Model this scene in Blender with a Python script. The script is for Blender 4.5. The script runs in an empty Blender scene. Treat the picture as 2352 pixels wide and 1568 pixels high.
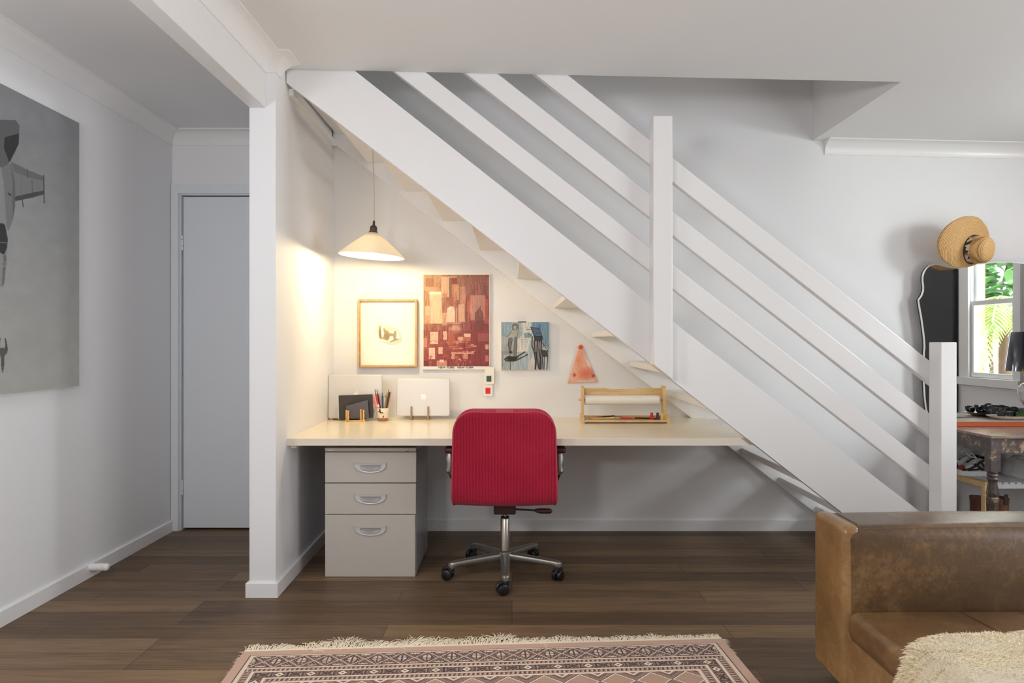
import bpy, bmesh, math, random
import numpy as np
from mathutils import Vector, Matrix, Euler

random.seed(7)
RNG = np.random.default_rng(11)
scene = bpy.context.scene
COL = scene.collection
F = 1568.0
CX, CY, EYE = 1176.0, 784.0, 1.14


def P(x, y, Y):
    return ((x - CX) * Y / F, Y, EYE + (CY - y) * Y / F)


def PXZ(x, y, Y):
    return ((x - CX) * Y / F, EYE + (CY - y) * Y / F)


# ------------------------------------------------------------------ materials
def s2l(c):
    c = np.asarray(c, dtype=float) / 255.0
    return np.where(c <= 0.04045, c / 12.92, ((c + 0.055) / 1.055) ** 2.4)


def lin(c):
    r = s2l(c)
    return (float(r[0]), float(r[1]), float(r[2]), 1.0)


def new_mat(name):
    m = bpy.data.materials.new(name)
    m.use_nodes = True
    nt = m.node_tree
    return m, nt, nt.nodes['Principled BSDF']


def N(nt, typ, **kw):
    n = nt.nodes.new(typ)
    for k, v in kw.items():
        if k in n.inputs:
            n.inputs[k].default_value = v
        else:
            setattr(n, k, v)
    return n


def mat(name, rgb, rough=0.6, metal=0.0, var=0.06, scale=8.0, bump=0.0, bscale=60.0, coat=0.0, spec=0.5,
        stretch=(1, 1, 1), sheen=0.0):
    m, nt, b = new_mat(name)
    L = nt.links
    tc = N(nt, 'ShaderNodeTexCoord')
    mp = N(nt, 'ShaderNodeMapping')
    mp.inputs['Scale'].default_value = stretch
    L.new(tc.outputs['Object'], mp.inputs['Vector'])
    no = N(nt, 'ShaderNodeTexNoise', Scale=scale, Detail=4.0, Roughness=0.6)
    L.new(mp.outputs['Vector'], no.inputs['Vector'])
    mx = N(nt, 'ShaderNodeMix', data_type='RGBA')
    c = np.array(lin(rgb)[:3])
    mx.inputs[6].default_value = (*np.clip(c * (1 - var), 0, 1), 1)
    mx.inputs[7].default_value = (*np.clip(c * (1 + var), 0, 1), 1)
    L.new(no.outputs['Fac'], mx.inputs[0])
    L.new(mx.outputs[2], b.inputs['Base Color'])
    b.inputs['Roughness'].default_value = rough
    b.inputs['Metallic'].default_value = metal
    b.inputs['Coat Weight'].default_value = coat
    b.inputs['Specular IOR Level'].default_value = spec
    if sheen:
        b.inputs['Sheen Weight'].default_value = sheen
    if bump:
        nb = N(nt, 'ShaderNodeTexNoise', Scale=bscale, Detail=3.0)
        L.new(mp.outputs['Vector'], nb.inputs['Vector'])
        bp = N(nt, 'ShaderNodeBump', Strength=bump, Distance=0.01)
        L.new(nb.outputs['Fac'], bp.inputs['Height'])
        L.new(bp.outputs['Normal'], b.inputs['Normal'])
    return m


def ramp(nt, stops):
    r = N(nt, 'ShaderNodeValToRGB')
    el = r.color_ramp.elements
    while len(el) < len(stops):
        el.new(0.5)
    for e, (p, c) in zip(el, stops):
        e.position = p
        e.color = lin(c)
    return r


def wood_mat(name, dark, light, rough=0.5, scale=6.0, stretch=(1, 12, 12), bump=0.05):
    m, nt, b = new_mat(name)
    L = nt.links
    tc = N(nt, 'ShaderNodeTexCoord')
    mp = N(nt, 'ShaderNodeMapping')
    mp.inputs['Scale'].default_value = stretch
    L.new(tc.outputs['Object'], mp.inputs['Vector'])
    no = N(nt, 'ShaderNodeTexNoise', Scale=scale, Detail=6.0, Roughness=0.65, Distortion=0.6)
    L.new(mp.outputs['Vector'], no.inputs['Vector'])
    r = ramp(nt, [(0.3, dark), (0.7, light)])
    L.new(no.outputs['Fac'], r.inputs['Fac'])
    L.new(r.outputs['Color'], b.inputs['Base Color'])
    b.inputs['Roughness'].default_value = rough
    bp = N(nt, 'ShaderNodeBump', Strength=bump, Distance=0.005)
    L.new(no.outputs['Fac'], bp.inputs['Height'])
    L.new(bp.outputs['Normal'], b.inputs['Normal'])
    return m


def attr_mat(name, rough=0.7, bump=0.0, coat=0.0):
    m, nt, b = new_mat(name)
    a = N(nt, 'ShaderNodeAttribute', attribute_name='ink')
    nt.links.new(a.outputs['Color'], b.inputs['Base Color'])
    b.inputs['Roughness'].default_value = rough
    b.inputs['Coat Weight'].default_value = coat
    if bump:
        no = N(nt, 'ShaderNodeTexNoise', Scale=400.0, Detail=2.0)
        bp = N(nt, 'ShaderNodeBump', Strength=bump, Distance=0.003)
        nt.links.new(no.outputs['Fac'], bp.inputs['Height'])
        nt.links.new(bp.outputs['Normal'], b.inputs['Normal'])
    return m


M = {}
M['wall'] = mat('wall_paint', (232, 232, 233), 0.75, var=0.012, scale=3, bump=0.03, bscale=220)
M['ceil'] = mat('ceiling_paint', (230, 230, 230), 0.85, var=0.012, scale=2)
M['gloss_white'] = mat('white_gloss_paint', (233, 232, 231), 0.32, var=0.015, scale=5, bump=0.02, bscale=90)
M['door'] = mat('door_paint', (222, 226, 230), 0.5, var=0.01)
M['black_door'] = mat('black_door_paint', (34, 36, 40), 0.45, var=0.5, scale=5, bump=0.05)
M['desk'] = mat('cream_laminate', (240, 230, 208), 0.22, var=0.02, scale=4, stretch=(1, 8, 1))
M['desk_edge'] = mat('desk_edge_band', (225, 216, 200), 0.4)
M['grey_metal'] = mat('grey_powder_coat', (190, 184, 175), 0.5, var=0.03, scale=20, bump=0.02, bscale=500)
M['grey_side'] = mat('grey_steel_side', (150, 152, 156), 0.25, var=0.03)
M['handle'] = mat('silver_plastic', (205, 204, 204), 0.35, metal=0.25)
M['handle_in'] = mat('silver_recess', (170, 168, 168), 0.4, metal=0.25)
M['alu'] = mat('cast_aluminium', (165, 160, 152), 0.38, metal=0.85, var=0.1, scale=30, bump=0.05, bscale=120)
M['chrome'] = mat('brushed_chrome', (185, 178, 168), 0.28, metal=0.9, var=0.06, scale=60)
M['black_plastic'] = mat('black_plastic', (24, 23, 23), 0.35, var=0.1)
M['maroon_plastic'] = mat('maroon_plastic', (70, 22, 28), 0.45, var=0.1)
M['dark_mech'] = mat('dark_red_mechanism', (52, 20, 24), 0.5)
M['silver'] = mat('anodised_aluminium', (214, 211, 208), 0.42, metal=0.35, var=0.015)
M['logo'] = mat('pale_logo', (245, 241, 232), 0.3)
M['pine'] = wood_mat('pale_pine', (205, 165, 110), (232, 200, 148), 0.5, 5, (1.5, 14, 14))
M['pine_v'] = wood_mat('pale_pine_upright', (205, 165, 110), (232, 200, 148), 0.5, 5, (14, 14, 1.5))
M['frame_wood'] = wood_mat('frame_wood', (196, 150, 92), (222, 180, 122), 0.42, 4, (3, 8, 8))
M['bamboo'] = wood_mat('bamboo', (205, 160, 92), (230, 190, 125), 0.5, 6, (2, 8, 8))
M['dark_bamboo'] = wood_mat('stained_pegs', (150, 116, 76), (180, 146, 104), 0.5, 6, (4, 4, 4))
M['paper'] = mat('white_paper', (240, 236, 226), 0.8, var=0.01)
M['cream_paper'] = mat('cream_paper', (240, 236, 225), 0.75, var=0.015)
M['opal'] = None
M['cord'] = mat('cord_fabric', (196, 186, 172), 0.7)
M['bakelite'] = mat('brown_bakelite', (64, 50, 42), 0.35)
M['notebook'] = mat('charcoal_cover', (52, 48, 46), 0.55, var=0.15, scale=60)
M['slate_cover'] = mat('slate_cover', (84, 82, 92), 0.55, var=0.1, scale=70)
M['glass_dark'] = mat('glossy_black_lens', (12, 14, 14), 0.08, coat=0.5, spec=0.7)
M['green_glass'] = mat('green_lens', (40, 90, 20), 0.08, coat=0.5)
M['straw'] = None
M['orange_wood'] = mat('orange_lacquer', (182, 84, 40), 0.4, var=0.15, scale=6, stretch=(1, 10, 10))
M['tray_top'] = mat('worn_tray_top', (176, 156, 142), 0.3, var=0.12, scale=6, stretch=(1, 10, 1))
M['navy'] = mat('navy_glaze', (38, 40, 58), 0.12, coat=0.6)
M['leather_boot'] = mat('tan_boot_leather', (134, 92, 76), 0.55, var=0.25, scale=25, bump=0.15)
M['red_boot'] = mat('red_brown_leather', (96, 50, 40), 0.5, var=0.25, scale=25, bump=0.15)
M['dark_leather'] = mat('dark_brown_leather', (66, 46, 38), 0.45, var=0.2, scale=25)
M['white_canvas'] = mat('white_canvas', (222, 222, 222), 0.7, var=0.03, bump=0.1, bscale=600)
M['grey_lining'] = mat('grey_lining', (110, 105, 98), 0.85)
M['shoe_white'] = mat('white_rubber', (226, 227, 230), 0.5)
M['shoe_black'] = mat('black_mesh', (26, 26, 30), 0.7)
M['shoe_red'] = mat('red_toe_patch', (150, 48, 40), 0.6)
M['steel_hook'] = mat('dark_steel', (70, 68, 66), 0.4, metal=0.8)
M['mirror_edge'] = mat('mirror_bevel', (236, 236, 232), 0.1, metal=0.3)
M['mirror_back'] = mat('mirror_backing', (40, 38, 36), 0.6)


def mirror_material():
    m, nt, b = new_mat('silvered_glass')
    no = N(nt, 'ShaderNodeTexNoise', Scale=9.0, Detail=5.0)
    r = N(nt, 'ShaderNodeMapRange')
    r.inputs['To Min'].default_value = 0.0
    r.inputs['To Max'].default_value = 0.03
    tc = N(nt, 'ShaderNodeTexCoord')
    nt.links.new(tc.outputs['Object'], no.inputs['Vector'])
    nt.links.new(no.outputs['Fac'], r.inputs['Value'])
    nt.links.new(r.outputs['Result'], b.inputs['Roughness'])
    b.inputs['Base Color'].default_value = (0.88, 0.9, 0.9, 1)
    b.inputs['Metallic'].default_value = 1.0
    return m


M['mirror'] = mirror_material()


def glass_material(name, tint=(1, 1, 1, 1)):
    m, nt, b = new_mat(name)
    b.inputs['Base Color'].default_value = tint
    b.inputs['Transmission Weight'].default_value = 1.0
    b.inputs['Roughness'].default_value = 0.02
    return m


M['clear_glass'] = glass_material('clear_glass', (0.97, 0.98, 0.98, 1))


def pane_material():
    m, nt, b = new_mat('thin_window_glass')
    out = nt.nodes['Material Output']
    tr = N(nt, 'ShaderNodeBsdfTransparent')
    tr.inputs['Color'].default_value = (0.95, 0.97, 0.96, 1)
    gl = N(nt, 'ShaderNodeBsdfGlossy', Roughness=0.02)
    mx = N(nt, 'ShaderNodeMixShader')
    mx.inputs['Fac'].default_value = 0.05
    nt.links.new(tr.outputs['BSDF'], mx.inputs[1])
    nt.links.new(gl.outputs['BSDF'], mx.inputs[2])
    nt.links.new(mx.outputs['Shader'], out.inputs['Surface'])
    return m


M['pane'] = pane_material()


def opal_material():
    m, nt, b = new_mat('opal_shade')
    out = nt.nodes['Material Output']
    d = N(nt, 'ShaderNodeBsdfDiffuse')
    d.inputs['Color'].default_value = (0.84, 0.80, 0.72, 1)
    t = N(nt, 'ShaderNodeBsdfTranslucent')
    t.inputs['Color'].default_value = (0.90, 0.86, 0.78, 1)
    no = N(nt, 'ShaderNodeTexNoise', Scale=6.0)
    r = N(nt, 'ShaderNodeMapRange')
    r.inputs['To Min'].default_value = 0.46
    r.inputs['To Max'].default_value = 0.50
    mx = N(nt, 'ShaderNodeMixShader')
    nt.links.new(no.outputs['Fac'], r.inputs['Value'])
    nt.links.new(r.outputs['Result'], mx.inputs['Fac'])
    nt.links.new(d.outputs['BSDF'], mx.inputs[1])
    nt.links.new(t.outputs['BSDF'], mx.inputs[2])
    nt.links.new(mx.outputs['Shader'], out.inputs['Surface'])
    return m


M['opal'] = opal_material()


def emit_mat(name, col, strength):
    m, nt, b = new_mat(name)
    b.inputs['Emission Color'].default_value = (*col, 1)
    b.inputs['Emission Strength'].default_value = strength
    return m


M['bulb'] = emit_mat('lit_bulb', (1.0, 0.78, 0.5), 30.0)


def floor_material():
    m, nt, b = new_mat('dark_oak_planks')
    L = nt.links
    tc = N(nt, 'ShaderNodeTexCoord')
    br = N(nt, 'ShaderNodeTexBrick', Scale=1.0)
    br.inputs['Brick Width'].default_value = 1.35
    br.inputs['Row Height'].default_value = 0.125
    br.inputs['Mortar Size'].default_value = 0.0012
    br.inputs['Mortar Smooth'].default_value = 0.1
    br.inputs['Bias'].default_value = 0.0
    br.inputs['Color1'].default_value = (0, 0, 0, 1)
    br.inputs['Color2'].default_value = (1, 1, 1, 1)
    br.inputs['Mortar'].default_value = (0.2, 0.2, 0.2, 1)
    br.offset = 0.37
    br.offset_frequency = 3
    L.new(tc.outputs['Object'], br.inputs['Vector'])
    # fine grain along the board
    mp = N(nt, 'ShaderNodeMapping')
    mp.inputs['Scale'].default_value = (1.6, 40, 1)
    L.new(tc.outputs['Object'], mp.inputs['Vector'])
    g = N(nt, 'ShaderNodeTexNoise', Scale=3.2, Detail=8.0, Roughness=0.7, Distortion=0.3)
    L.new(mp.outputs['Vector'], g.inputs['Vector'])
    # broader streaks
    mp2 = N(nt, 'ShaderNodeMapping')
    mp2.inputs['Scale'].default_value = (0.8, 14, 1)
    L.new(tc.outputs['Object'], mp2.inputs['Vector'])
    g2 = N(nt, 'ShaderNodeTexNoise', Scale=1.6, Detail=4.0)
    L.new(mp2.outputs['Vector'], g2.inputs['Vector'])
    a1 = N(nt, 'ShaderNodeMath', operation='MULTIPLY_ADD')
    a1.inputs[1].default_value = 0.28
    L.new(br.outputs['Color'], a1.inputs[0])
    a2 = N(nt, 'ShaderNodeMath', operation='MULTIPLY_ADD')
    a2.inputs[1].default_value = 0.75
    L.new(g.outputs['Fac'], a2.inputs[0])
    a3 = N(nt, 'ShaderNodeMath', operation='MULTIPLY')
    a3.inputs[1].default_value = 0.35
    L.new(g2.outputs['Fac'], a3.inputs[0])
    L.new(a3.outputs[0], a2.inputs[2])
    L.new(a2.outputs[0], a1.inputs[2])
    r = ramp(nt, [(0.34, (62, 48, 36)), (0.62, (94, 75, 57)), (0.9, (136, 110, 82))])
    L.new(a1.outputs[0], r.inputs['Fac'])
    mm = N(nt, 'ShaderNodeMix', data_type='RGBA')
    mm.inputs[7].default_value = lin((46, 36, 28))
    L.new(br.outputs['Fac'], mm.inputs[0])
    L.new(r.outputs['Color'], mm.inputs[6])
    L.new(mm.outputs[2], b.inputs['Base Color'])
    b.inputs['Roughness'].default_value = 0.5
    b.inputs['Specular IOR Level'].default_value = 0.35
    bp = N(nt, 'ShaderNodeBump', Strength=0.12, Distance=0.002)
    L.new(g.outputs['Fac'], bp.inputs['Height'])
    L.new(bp.outputs['Normal'], b.inputs['Normal'])
    return m


M['floor'] = floor_material()


def fabric_red():
    m, nt, b = new_mat('crimson_ribbed_fabric')
    L = nt.links
    tc = N(nt, 'ShaderNodeTexCoord')
    w = N(nt, 'ShaderNodeTexWave', Scale=22.0, Distortion=0.6)
    w.wave_type = 'BANDS'
    w.bands_direction = 'X'
    w.inputs['Detail'].default_value = 2.0
    w.inputs['Detail Scale'].default_value = 4.0
    L.new(tc.outputs['Object'], w.inputs['Vector'])
    no = N(nt, 'ShaderNodeTexNoise', Scale=240.0, Detail=2.0)
    L.new(tc.outputs['Object'], no.inputs['Vector'])
    big = N(nt, 'ShaderNodeTexNoise', Scale=5.0, Detail=3.0)
    L.new(tc.outputs['Object'], big.inputs['Vector'])
    ad = N(nt, 'ShaderNodeMath', operation='MULTIPLY_ADD')
    ad.inputs[1].default_value = 0.22
    L.new(w.outputs['Fac'], ad.inputs[0])
    ad2 = N(nt, 'ShaderNodeMath', operation='MULTIPLY_ADD')
    ad2.inputs[1].default_value = 0.5
    L.new(no.outputs['Fac'], ad2.inputs[0])
    ad3 = N(nt, 'ShaderNodeMath', operation='MULTIPLY')
    ad3.inputs[1].default_value = 0.35
    L.new(big.outputs['Fac'], ad3.inputs[0])
    L.new(ad3.outputs[0], ad2.inputs[2])
    L.new(ad2.outputs[0], ad.inputs[2])
    r = ramp(nt, [(0.3, (134, 12, 38)), (0.75, (176, 34, 62))])
    L.new(ad.outputs[0], r.inputs['Fac'])
    L.new(r.outputs['Color'], b.inputs['Base Color'])
    b.inputs['Roughness'].default_value = 0.9
    b.inputs['Specular IOR Level'].default_value = 0.2
    b.inputs['Sheen Weight'].default_value = 0.25
    b.inputs['Sheen Tint'].default_value = (1.0, 0.55, 0.6, 1)
    bp = N(nt, 'ShaderNodeBump', Strength=0.3, Distance=0.004)
    L.new(ad.outputs[0], bp.inputs['Height'])
    L.new(bp.outputs['Normal'], b.inputs['Normal'])
    return m


M['red_fabric'] = fabric_red()
M['red_piping'] = mat('crimson_piping', (176, 62, 74), 0.8, var=0.15, scale=40)


def leather_material(name, dark, mid, light, shift=0.0):
    m, nt, b = new_mat(name)
    L = nt.links
    tc = N(nt, 'ShaderNodeTexCoord')
    n1 = N(nt, 'ShaderNodeTexNoise', Scale=3.4, Detail=6.0, Roughness=0.62)
    n2 = N(nt, 'ShaderNodeTexNoise', Scale=42.0, Detail=6.0, Roughness=0.75)
    L.new(tc.outputs['Object'], n1.inputs['Vector'])
    L.new(tc.outputs['Object'], n2.inputs['Vector'])
    a = N(nt, 'ShaderNodeMath', operation='MULTIPLY_ADD')
    a.inputs[1].default_value = 0.45
    L.new(n2.outputs['Fac'], a.inputs[0])
    a2 = N(nt, 'ShaderNodeMath', operation='MULTIPLY_ADD')
    a2.inputs[1].default_value = 0.75
    a2.inputs[2].default_value = shift
    L.new(n1.outputs['Fac'], a2.inputs[0])
    L.new(a2.outputs[0], a.inputs[2])
    r = ramp(nt, [(0.36, dark), (0.6, mid), (0.86, light)])
    L.new(a.outputs[0], r.inputs['Fac'])
    # thin pale scratches from warped wave lines
    col = r.outputs['Color']
    for rot, sc, seed in ((0.5, 3.0, 0.0), (-0.8, 2.2, 7.0), (1.3, 2.6, 3.0)):
        mp = N(nt, 'ShaderNodeMapping')
        mp.inputs['Rotation'].default_value = (rot * 0.7, rot, rot * 0.4)
        mp.inputs['Location'].default_value = (seed, seed * 0.3, seed * 0.7)
        L.new(tc.outputs['Object'], mp.inputs['Vector'])
        wn = N(nt, 'ShaderNodeTexVoronoi', Scale=sc * 2.4)
        wn.feature = 'DISTANCE_TO_EDGE'
        nz = N(nt, 'ShaderNodeTexNoise', Scale=4.0, Detail=4.0)
        L.new(mp.outputs['Vector'], nz.inputs['Vector'])
        vm = N(nt, 'ShaderNodeVectorMath', operation='MULTIPLY_ADD')
        vm.inputs[1].default_value = (0.13, 0.13, 0.13)
        L.new(nz.outputs['Color'], vm.inputs[0])
        L.new(mp.outputs['Vector'], vm.inputs[2])
        L.new(vm.outputs[0], wn.inputs['Vector'])
        mr = N(nt, 'ShaderNodeMapRange')
        mr.inputs['From Min'].default_value = 0.0
        mr.inputs['From Max'].default_value = 0.008
        mr.inputs['To Min'].default_value = 1.0
        mr.inputs['To Max'].default_value = 0.0
        L.new(wn.outputs['Distance'], mr.inputs['Value'])
        msk = N(nt, 'ShaderNodeTexNoise', Scale=5.0 + seed * 0.3, Detail=2.0)
        L.new(mp.outputs['Vector'], msk.inputs['Vector'])
        mk = N(nt, 'ShaderNodeMapRange')
        mk.inputs['From Min'].default_value = 0.47
        mk.inputs['From Max'].default_value = 0.66
        mk.inputs['To Max'].default_value = 0.42
        L.new(msk.outputs['Fac'], mk.inputs['Value'])
        mu = N(nt, 'ShaderNodeMath', operation='MULTIPLY')
        L.new(mr.outputs['Result'], mu.inputs[0])
        L.new(mk.outputs['Result'], mu.inputs[1])
        mx = N(nt, 'ShaderNodeMix', data_type='RGBA')
        mx.inputs[7].default_value = lin(light)
        L.new(mu.outputs[0], mx.inputs[0])
        L.new(col, mx.inputs[6])
        col = mx.outputs[2]
    L.new(col, b.inputs['Base Color'])
    b.inputs['Roughness'].default_value = 0.31
    b.inputs['Specular IOR Level'].default_value = 0.6
    bp = N(nt, 'ShaderNodeBump', Strength=0.25, Distance=0.006)
    L.new(a.outputs[0], bp.inputs['Height'])
    L.new(bp.outputs['Normal'], b.inputs['Normal'])
    return m


M['leather'] = leather_material('aged_brown_leather', (58, 42, 26), (92, 68, 44), (150, 118, 80))
M['leather_tan'] = leather_material('worn_tan_leather', (104, 76, 44), (142, 108, 66), (186, 148, 100))
M['leather_seat'] = leather_material('aged_seat_leather', (78, 56, 34), (116, 86, 54), (160, 126, 84))
M['stitch'] = mat('tan_stitching', (112, 82, 52), 0.7)


def straw_material():
    m, nt, b = new_mat('woven_straw')
    L = nt.links
    tc = N(nt, 'ShaderNodeTexCoord')
    w = N(nt, 'ShaderNodeTexWave', Scale=46.0, Distortion=0.25)
    w.wave_type = 'RINGS'
    w.rings_direction = 'Z'
    w.inputs['Detail'].default_value = 2.0
    L.new(tc.outputs['Object'], w.inputs['Vector'])
    no = N(nt, 'ShaderNodeTexNoise', Scale=160.0, Detail=3.0)
    L.new(tc.outputs['Object'], no.inputs['Vector'])
    a = N(nt, 'ShaderNodeMath', operation='MULTIPLY_ADD')
    a.inputs[1].default_value = 0.45
    L.new(w.outputs['Fac'], a.inputs[0])
    a2 = N(nt, 'ShaderNodeMath', operation='MULTIPLY')
    a2.inputs[1].default_value = 0.6
    L.new(no.outputs['Fac'], a2.inputs[0])
    L.new(a2.outputs[0], a.inputs[2])
    r = ramp(nt, [(0.2, (150, 108, 58)), (0.75, (222, 178, 118))])
    L.new(a.outputs[0], r.inputs['Fac'])
    L.new(r.outputs['Color'], b.inputs['Base Color'])
    b.inputs['Roughness'].default_value = 0.7
    bp = N(nt, 'ShaderNodeBump', Strength=0.6, Distance=0.003)
    L.new(a.outputs[0], bp.inputs['Height'])
    L.new(bp.outputs['Normal'], b.inputs['Normal'])
    return m


M['straw'] = straw_material()


def worn_wood():
    m, nt, b = new_mat('worn_dark_timber')
    L = nt.links
    tc = N(nt, 'ShaderNodeTexCoord')
    n1 = N(nt, 'ShaderNodeTexNoise', Scale=14.0, Detail=8.0, Roughness=0.75, Distortion=0.5)
    L.new(tc.outputs['Object'], n1.inputs['Vector'])
    r = ramp(nt, [(0.38, (56, 48, 46)), (0.54, (82, 70, 66)), (0.62, (184, 150, 118))])
    L.new(n1.outputs['Fac'], r.inputs['Fac'])
    L.new(r.outputs['Color'], b.inputs['Base Color'])
    b.inputs['Roughness'].default_value = 0.4
    return m


M['worn_wood'] = worn_wood()
M['table_top'] = wood_mat('worn_table_top', (112, 88, 80), (160, 134, 122), 0.25, 5, (1, 10, 1))


# ------------------------------------------------------------------ mesh helpers
class MB:
    def __init__(self):
        self.v = []
        self.f = []

    def add(self, verts, faces):
        o = len(self.v)
        self.v.extend([tuple(p) for p in verts])
        self.f.extend([tuple(i + o for i in fc) for fc in faces])
        return self

    def box(self, x0, x1, y0, y1, z0, z1):
        return self.add([(x0, y0, z0), (x1, y0, z0), (x1, y1, z0), (x0, y1, z0),
                         (x0, y0, z1), (x1, y0, z1), (x1, y1, z1), (x0, y1, z1)],
                        [(0, 3, 2, 1), (4, 5, 6, 7), (0, 1, 5, 4), (1, 2, 6, 5), (2, 3, 7, 6), (3, 0, 4, 7)])

    def prism(self, poly, axis, a, b):
        """poly: 2-D points; axis 'y' -> (x,z), 'z' -> (x,y), 'x' -> (y,z)"""
        def mk(p, t):
            if axis == 'y':
                return (p[0], t, p[1])
            if axis == 'z':
                return (p[0], p[1], t)
            return (t, p[0], p[1])
        n = len(poly)
        vs = [mk(p, a) for p in poly] + [mk(p, b) for p in poly]
        fs = [tuple(range(n)), tuple(range(2 * n - 1, n - 1, -1))]
        for i in range(n):
            j = (i + 1) % n
            fs.append((i, i + n, j + n, j))
        return self.add(vs, fs)

    def tube(self, pts, r, n=12, caps=True, closed=False):
        pts = [Vector(p) for p in pts]
        k = len(pts)
        rs = r if isinstance(r, (list, tuple)) else [r] * k
        vs, fs = [], []
        prev = None
        for i, p in enumerate(pts):
            if closed:
                t = pts[(i + 1) % k] - pts[i - 1]
            elif i == 0:
                t = pts[1] - pts[0]
            elif i == k - 1:
                t = pts[-1] - pts[-2]
            else:
                t = pts[i + 1] - pts[i - 1]
            t.normalize()
            if prev is None:
                u = t.orthogonal().normalized()
            else:
                u = (prev - t * prev.dot(t))
                if u.length < 1e-6:
                    u = t.orthogonal()
                u.normalize()
            prev = u
            w = t.cross(u)
            for j in range(n):
                a = 2 * math.pi * j / n
                vs.append(p + (u * math.cos(a) + w * math.sin(a)) * rs[i])
        for i in range(k if closed else k - 1):
            for j in range(n):
                i2 = (i + 1) % k
                fs.append((i * n + j, i * n + (j + 1) % n, i2 * n + (j + 1) % n, i2 * n + j))
        if caps and not closed:
            fs.append(tuple(range(n - 1, -1, -1)))
            fs.append(tuple(range((k - 1) * n, k * n)))
        return self.add(vs, fs)

    def lathe(self, prof, origin=(0, 0, 0), n=24, rot=None, sx=1.0, sy=1.0):
        """prof: (r,z) list around +Z at origin; rot: 3x3 matrix"""
        o = Vector(origin)
        vs, fs = [], []
        for r, z in prof:
            for j in range(n):
                a = 2 * math.pi * j / n
                p = Vector((r * math.cos(a) * sx, r * math.sin(a) * sy, z))
                if rot is not None:
                    p = rot @ p
                vs.append(o + p)
        k = len(prof)
        for i in range(k - 1):
            for j in range(n):
                fs.append((i * n + j, i * n + (j + 1) % n, (i + 1) * n + (j + 1) % n, (i + 1) * n + j))
        if prof[0][0] > 1e-6:
            fs.append(tuple(range(n - 1, -1, -1)))
        if prof[-1][0] > 1e-6:
            fs.append(tuple(range((k - 1) * n, k * n)))
        return self.add(vs, fs)

    def grid(self, fn, nu, nv, closed_u=False):
        vs, fs = [], []
        for j in range(nv):
            for i in range(nu):
                vs.append(fn(i / ((nu) if closed_u else (nu - 1)), j / (nv - 1)))
        for j in range(nv - 1):
            for i in range(nu if closed_u else nu - 1):
                i2 = (i + 1) % nu
                fs.append((j * nu + i, j * nu + i2, (j + 1) * nu + i2, (j + 1) * nu + i))
        return self.add(vs, fs)

    def ball(self, c, r, n=14, sx=1, sy=1, sz=1):
        prof = [(max(1e-7, math.sin(math.pi * i / n)) * r, -math.cos(math.pi * i / n) * r * sz) for i in range(n + 1)]
        return self.lathe(prof, c, n * 2, None, sx, sy)

    def build(self, name, m, parent=None, smooth=False, bevel=0.0, segs=2, local=False, subsurf=0, angle=40, merge=False):
        me = bpy.data.meshes.new(name)
        me.from_pydata(self.v, [], self.f)
        me.validate()
        bm = bmesh.new()
        bm.from_mesh(me)
        bmesh.ops.remove_doubles(bm, verts=bm.verts, dist=1e-6)
        bmesh.ops.recalc_face_normals(bm, faces=bm.faces)
        bm.to_mesh(me)
        bm.free()
        ob = bpy.data.objects.new(name, me)
        COL.objects.link(ob)
        me.materials.append(m)
        if parent is not None:
            ob.parent = parent
            if not local:
                off = world_off(parent)
                me.transform(Matrix.Translation(-off))
        elif not local and len(me.vertices):
            c = np.empty(len(me.vertices) * 3)
            me.vertices.foreach_get('co', c)
            c = c.reshape(-1, 3)
            lo, hi = c.min(0), c.max(0)
            base = Vector(((lo[0] + hi[0]) / 2, (lo[1] + hi[1]) / 2, lo[2]))
            me.transform(Matrix.Translation(-base))
            ob.location = base
        if bevel:
            b = ob.modifiers.new('edge', 'BEVEL')
            b.width = bevel
            b.segments = segs
            b.limit_method = 'ANGLE'
            b.angle_limit = math.radians(35)
        if subsurf:
            s = ob.modifiers.new('sub', 'SUBSURF')
            s.levels = subsurf
            s.render_levels = subsurf
        if smooth or bevel:
            me.shade_smooth()
            me.set_sharp_from_angle(angle=math.radians(angle))
        return ob


def world_off(o):
    v = Vector((0, 0, 0))
    while o is not None:
        v += o.location
        o = o.parent
    return v


def tag(o, label, cat, group=None, kind=None):
    o['label'] = label
    o['category'] = cat
    if group:
        o['group'] = group
    if kind:
        o['kind'] = kind
    return o


def empty(name, loc, label, cat, group=None):
    o = bpy.data.objects.new(name, None)
    o.empty_display_size = 0.1
    o.location = loc
    COL.objects.link(o)
    return tag(o, label, cat, group)


def struct(o, label=None):
    o['kind'] = 'structure'
    if label:
        o['label'] = label
    return o


def B(x0, x1, y0, y1, z0, z1):
    return MB().box(x0, x1, y0, y1, z0, z1)


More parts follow.
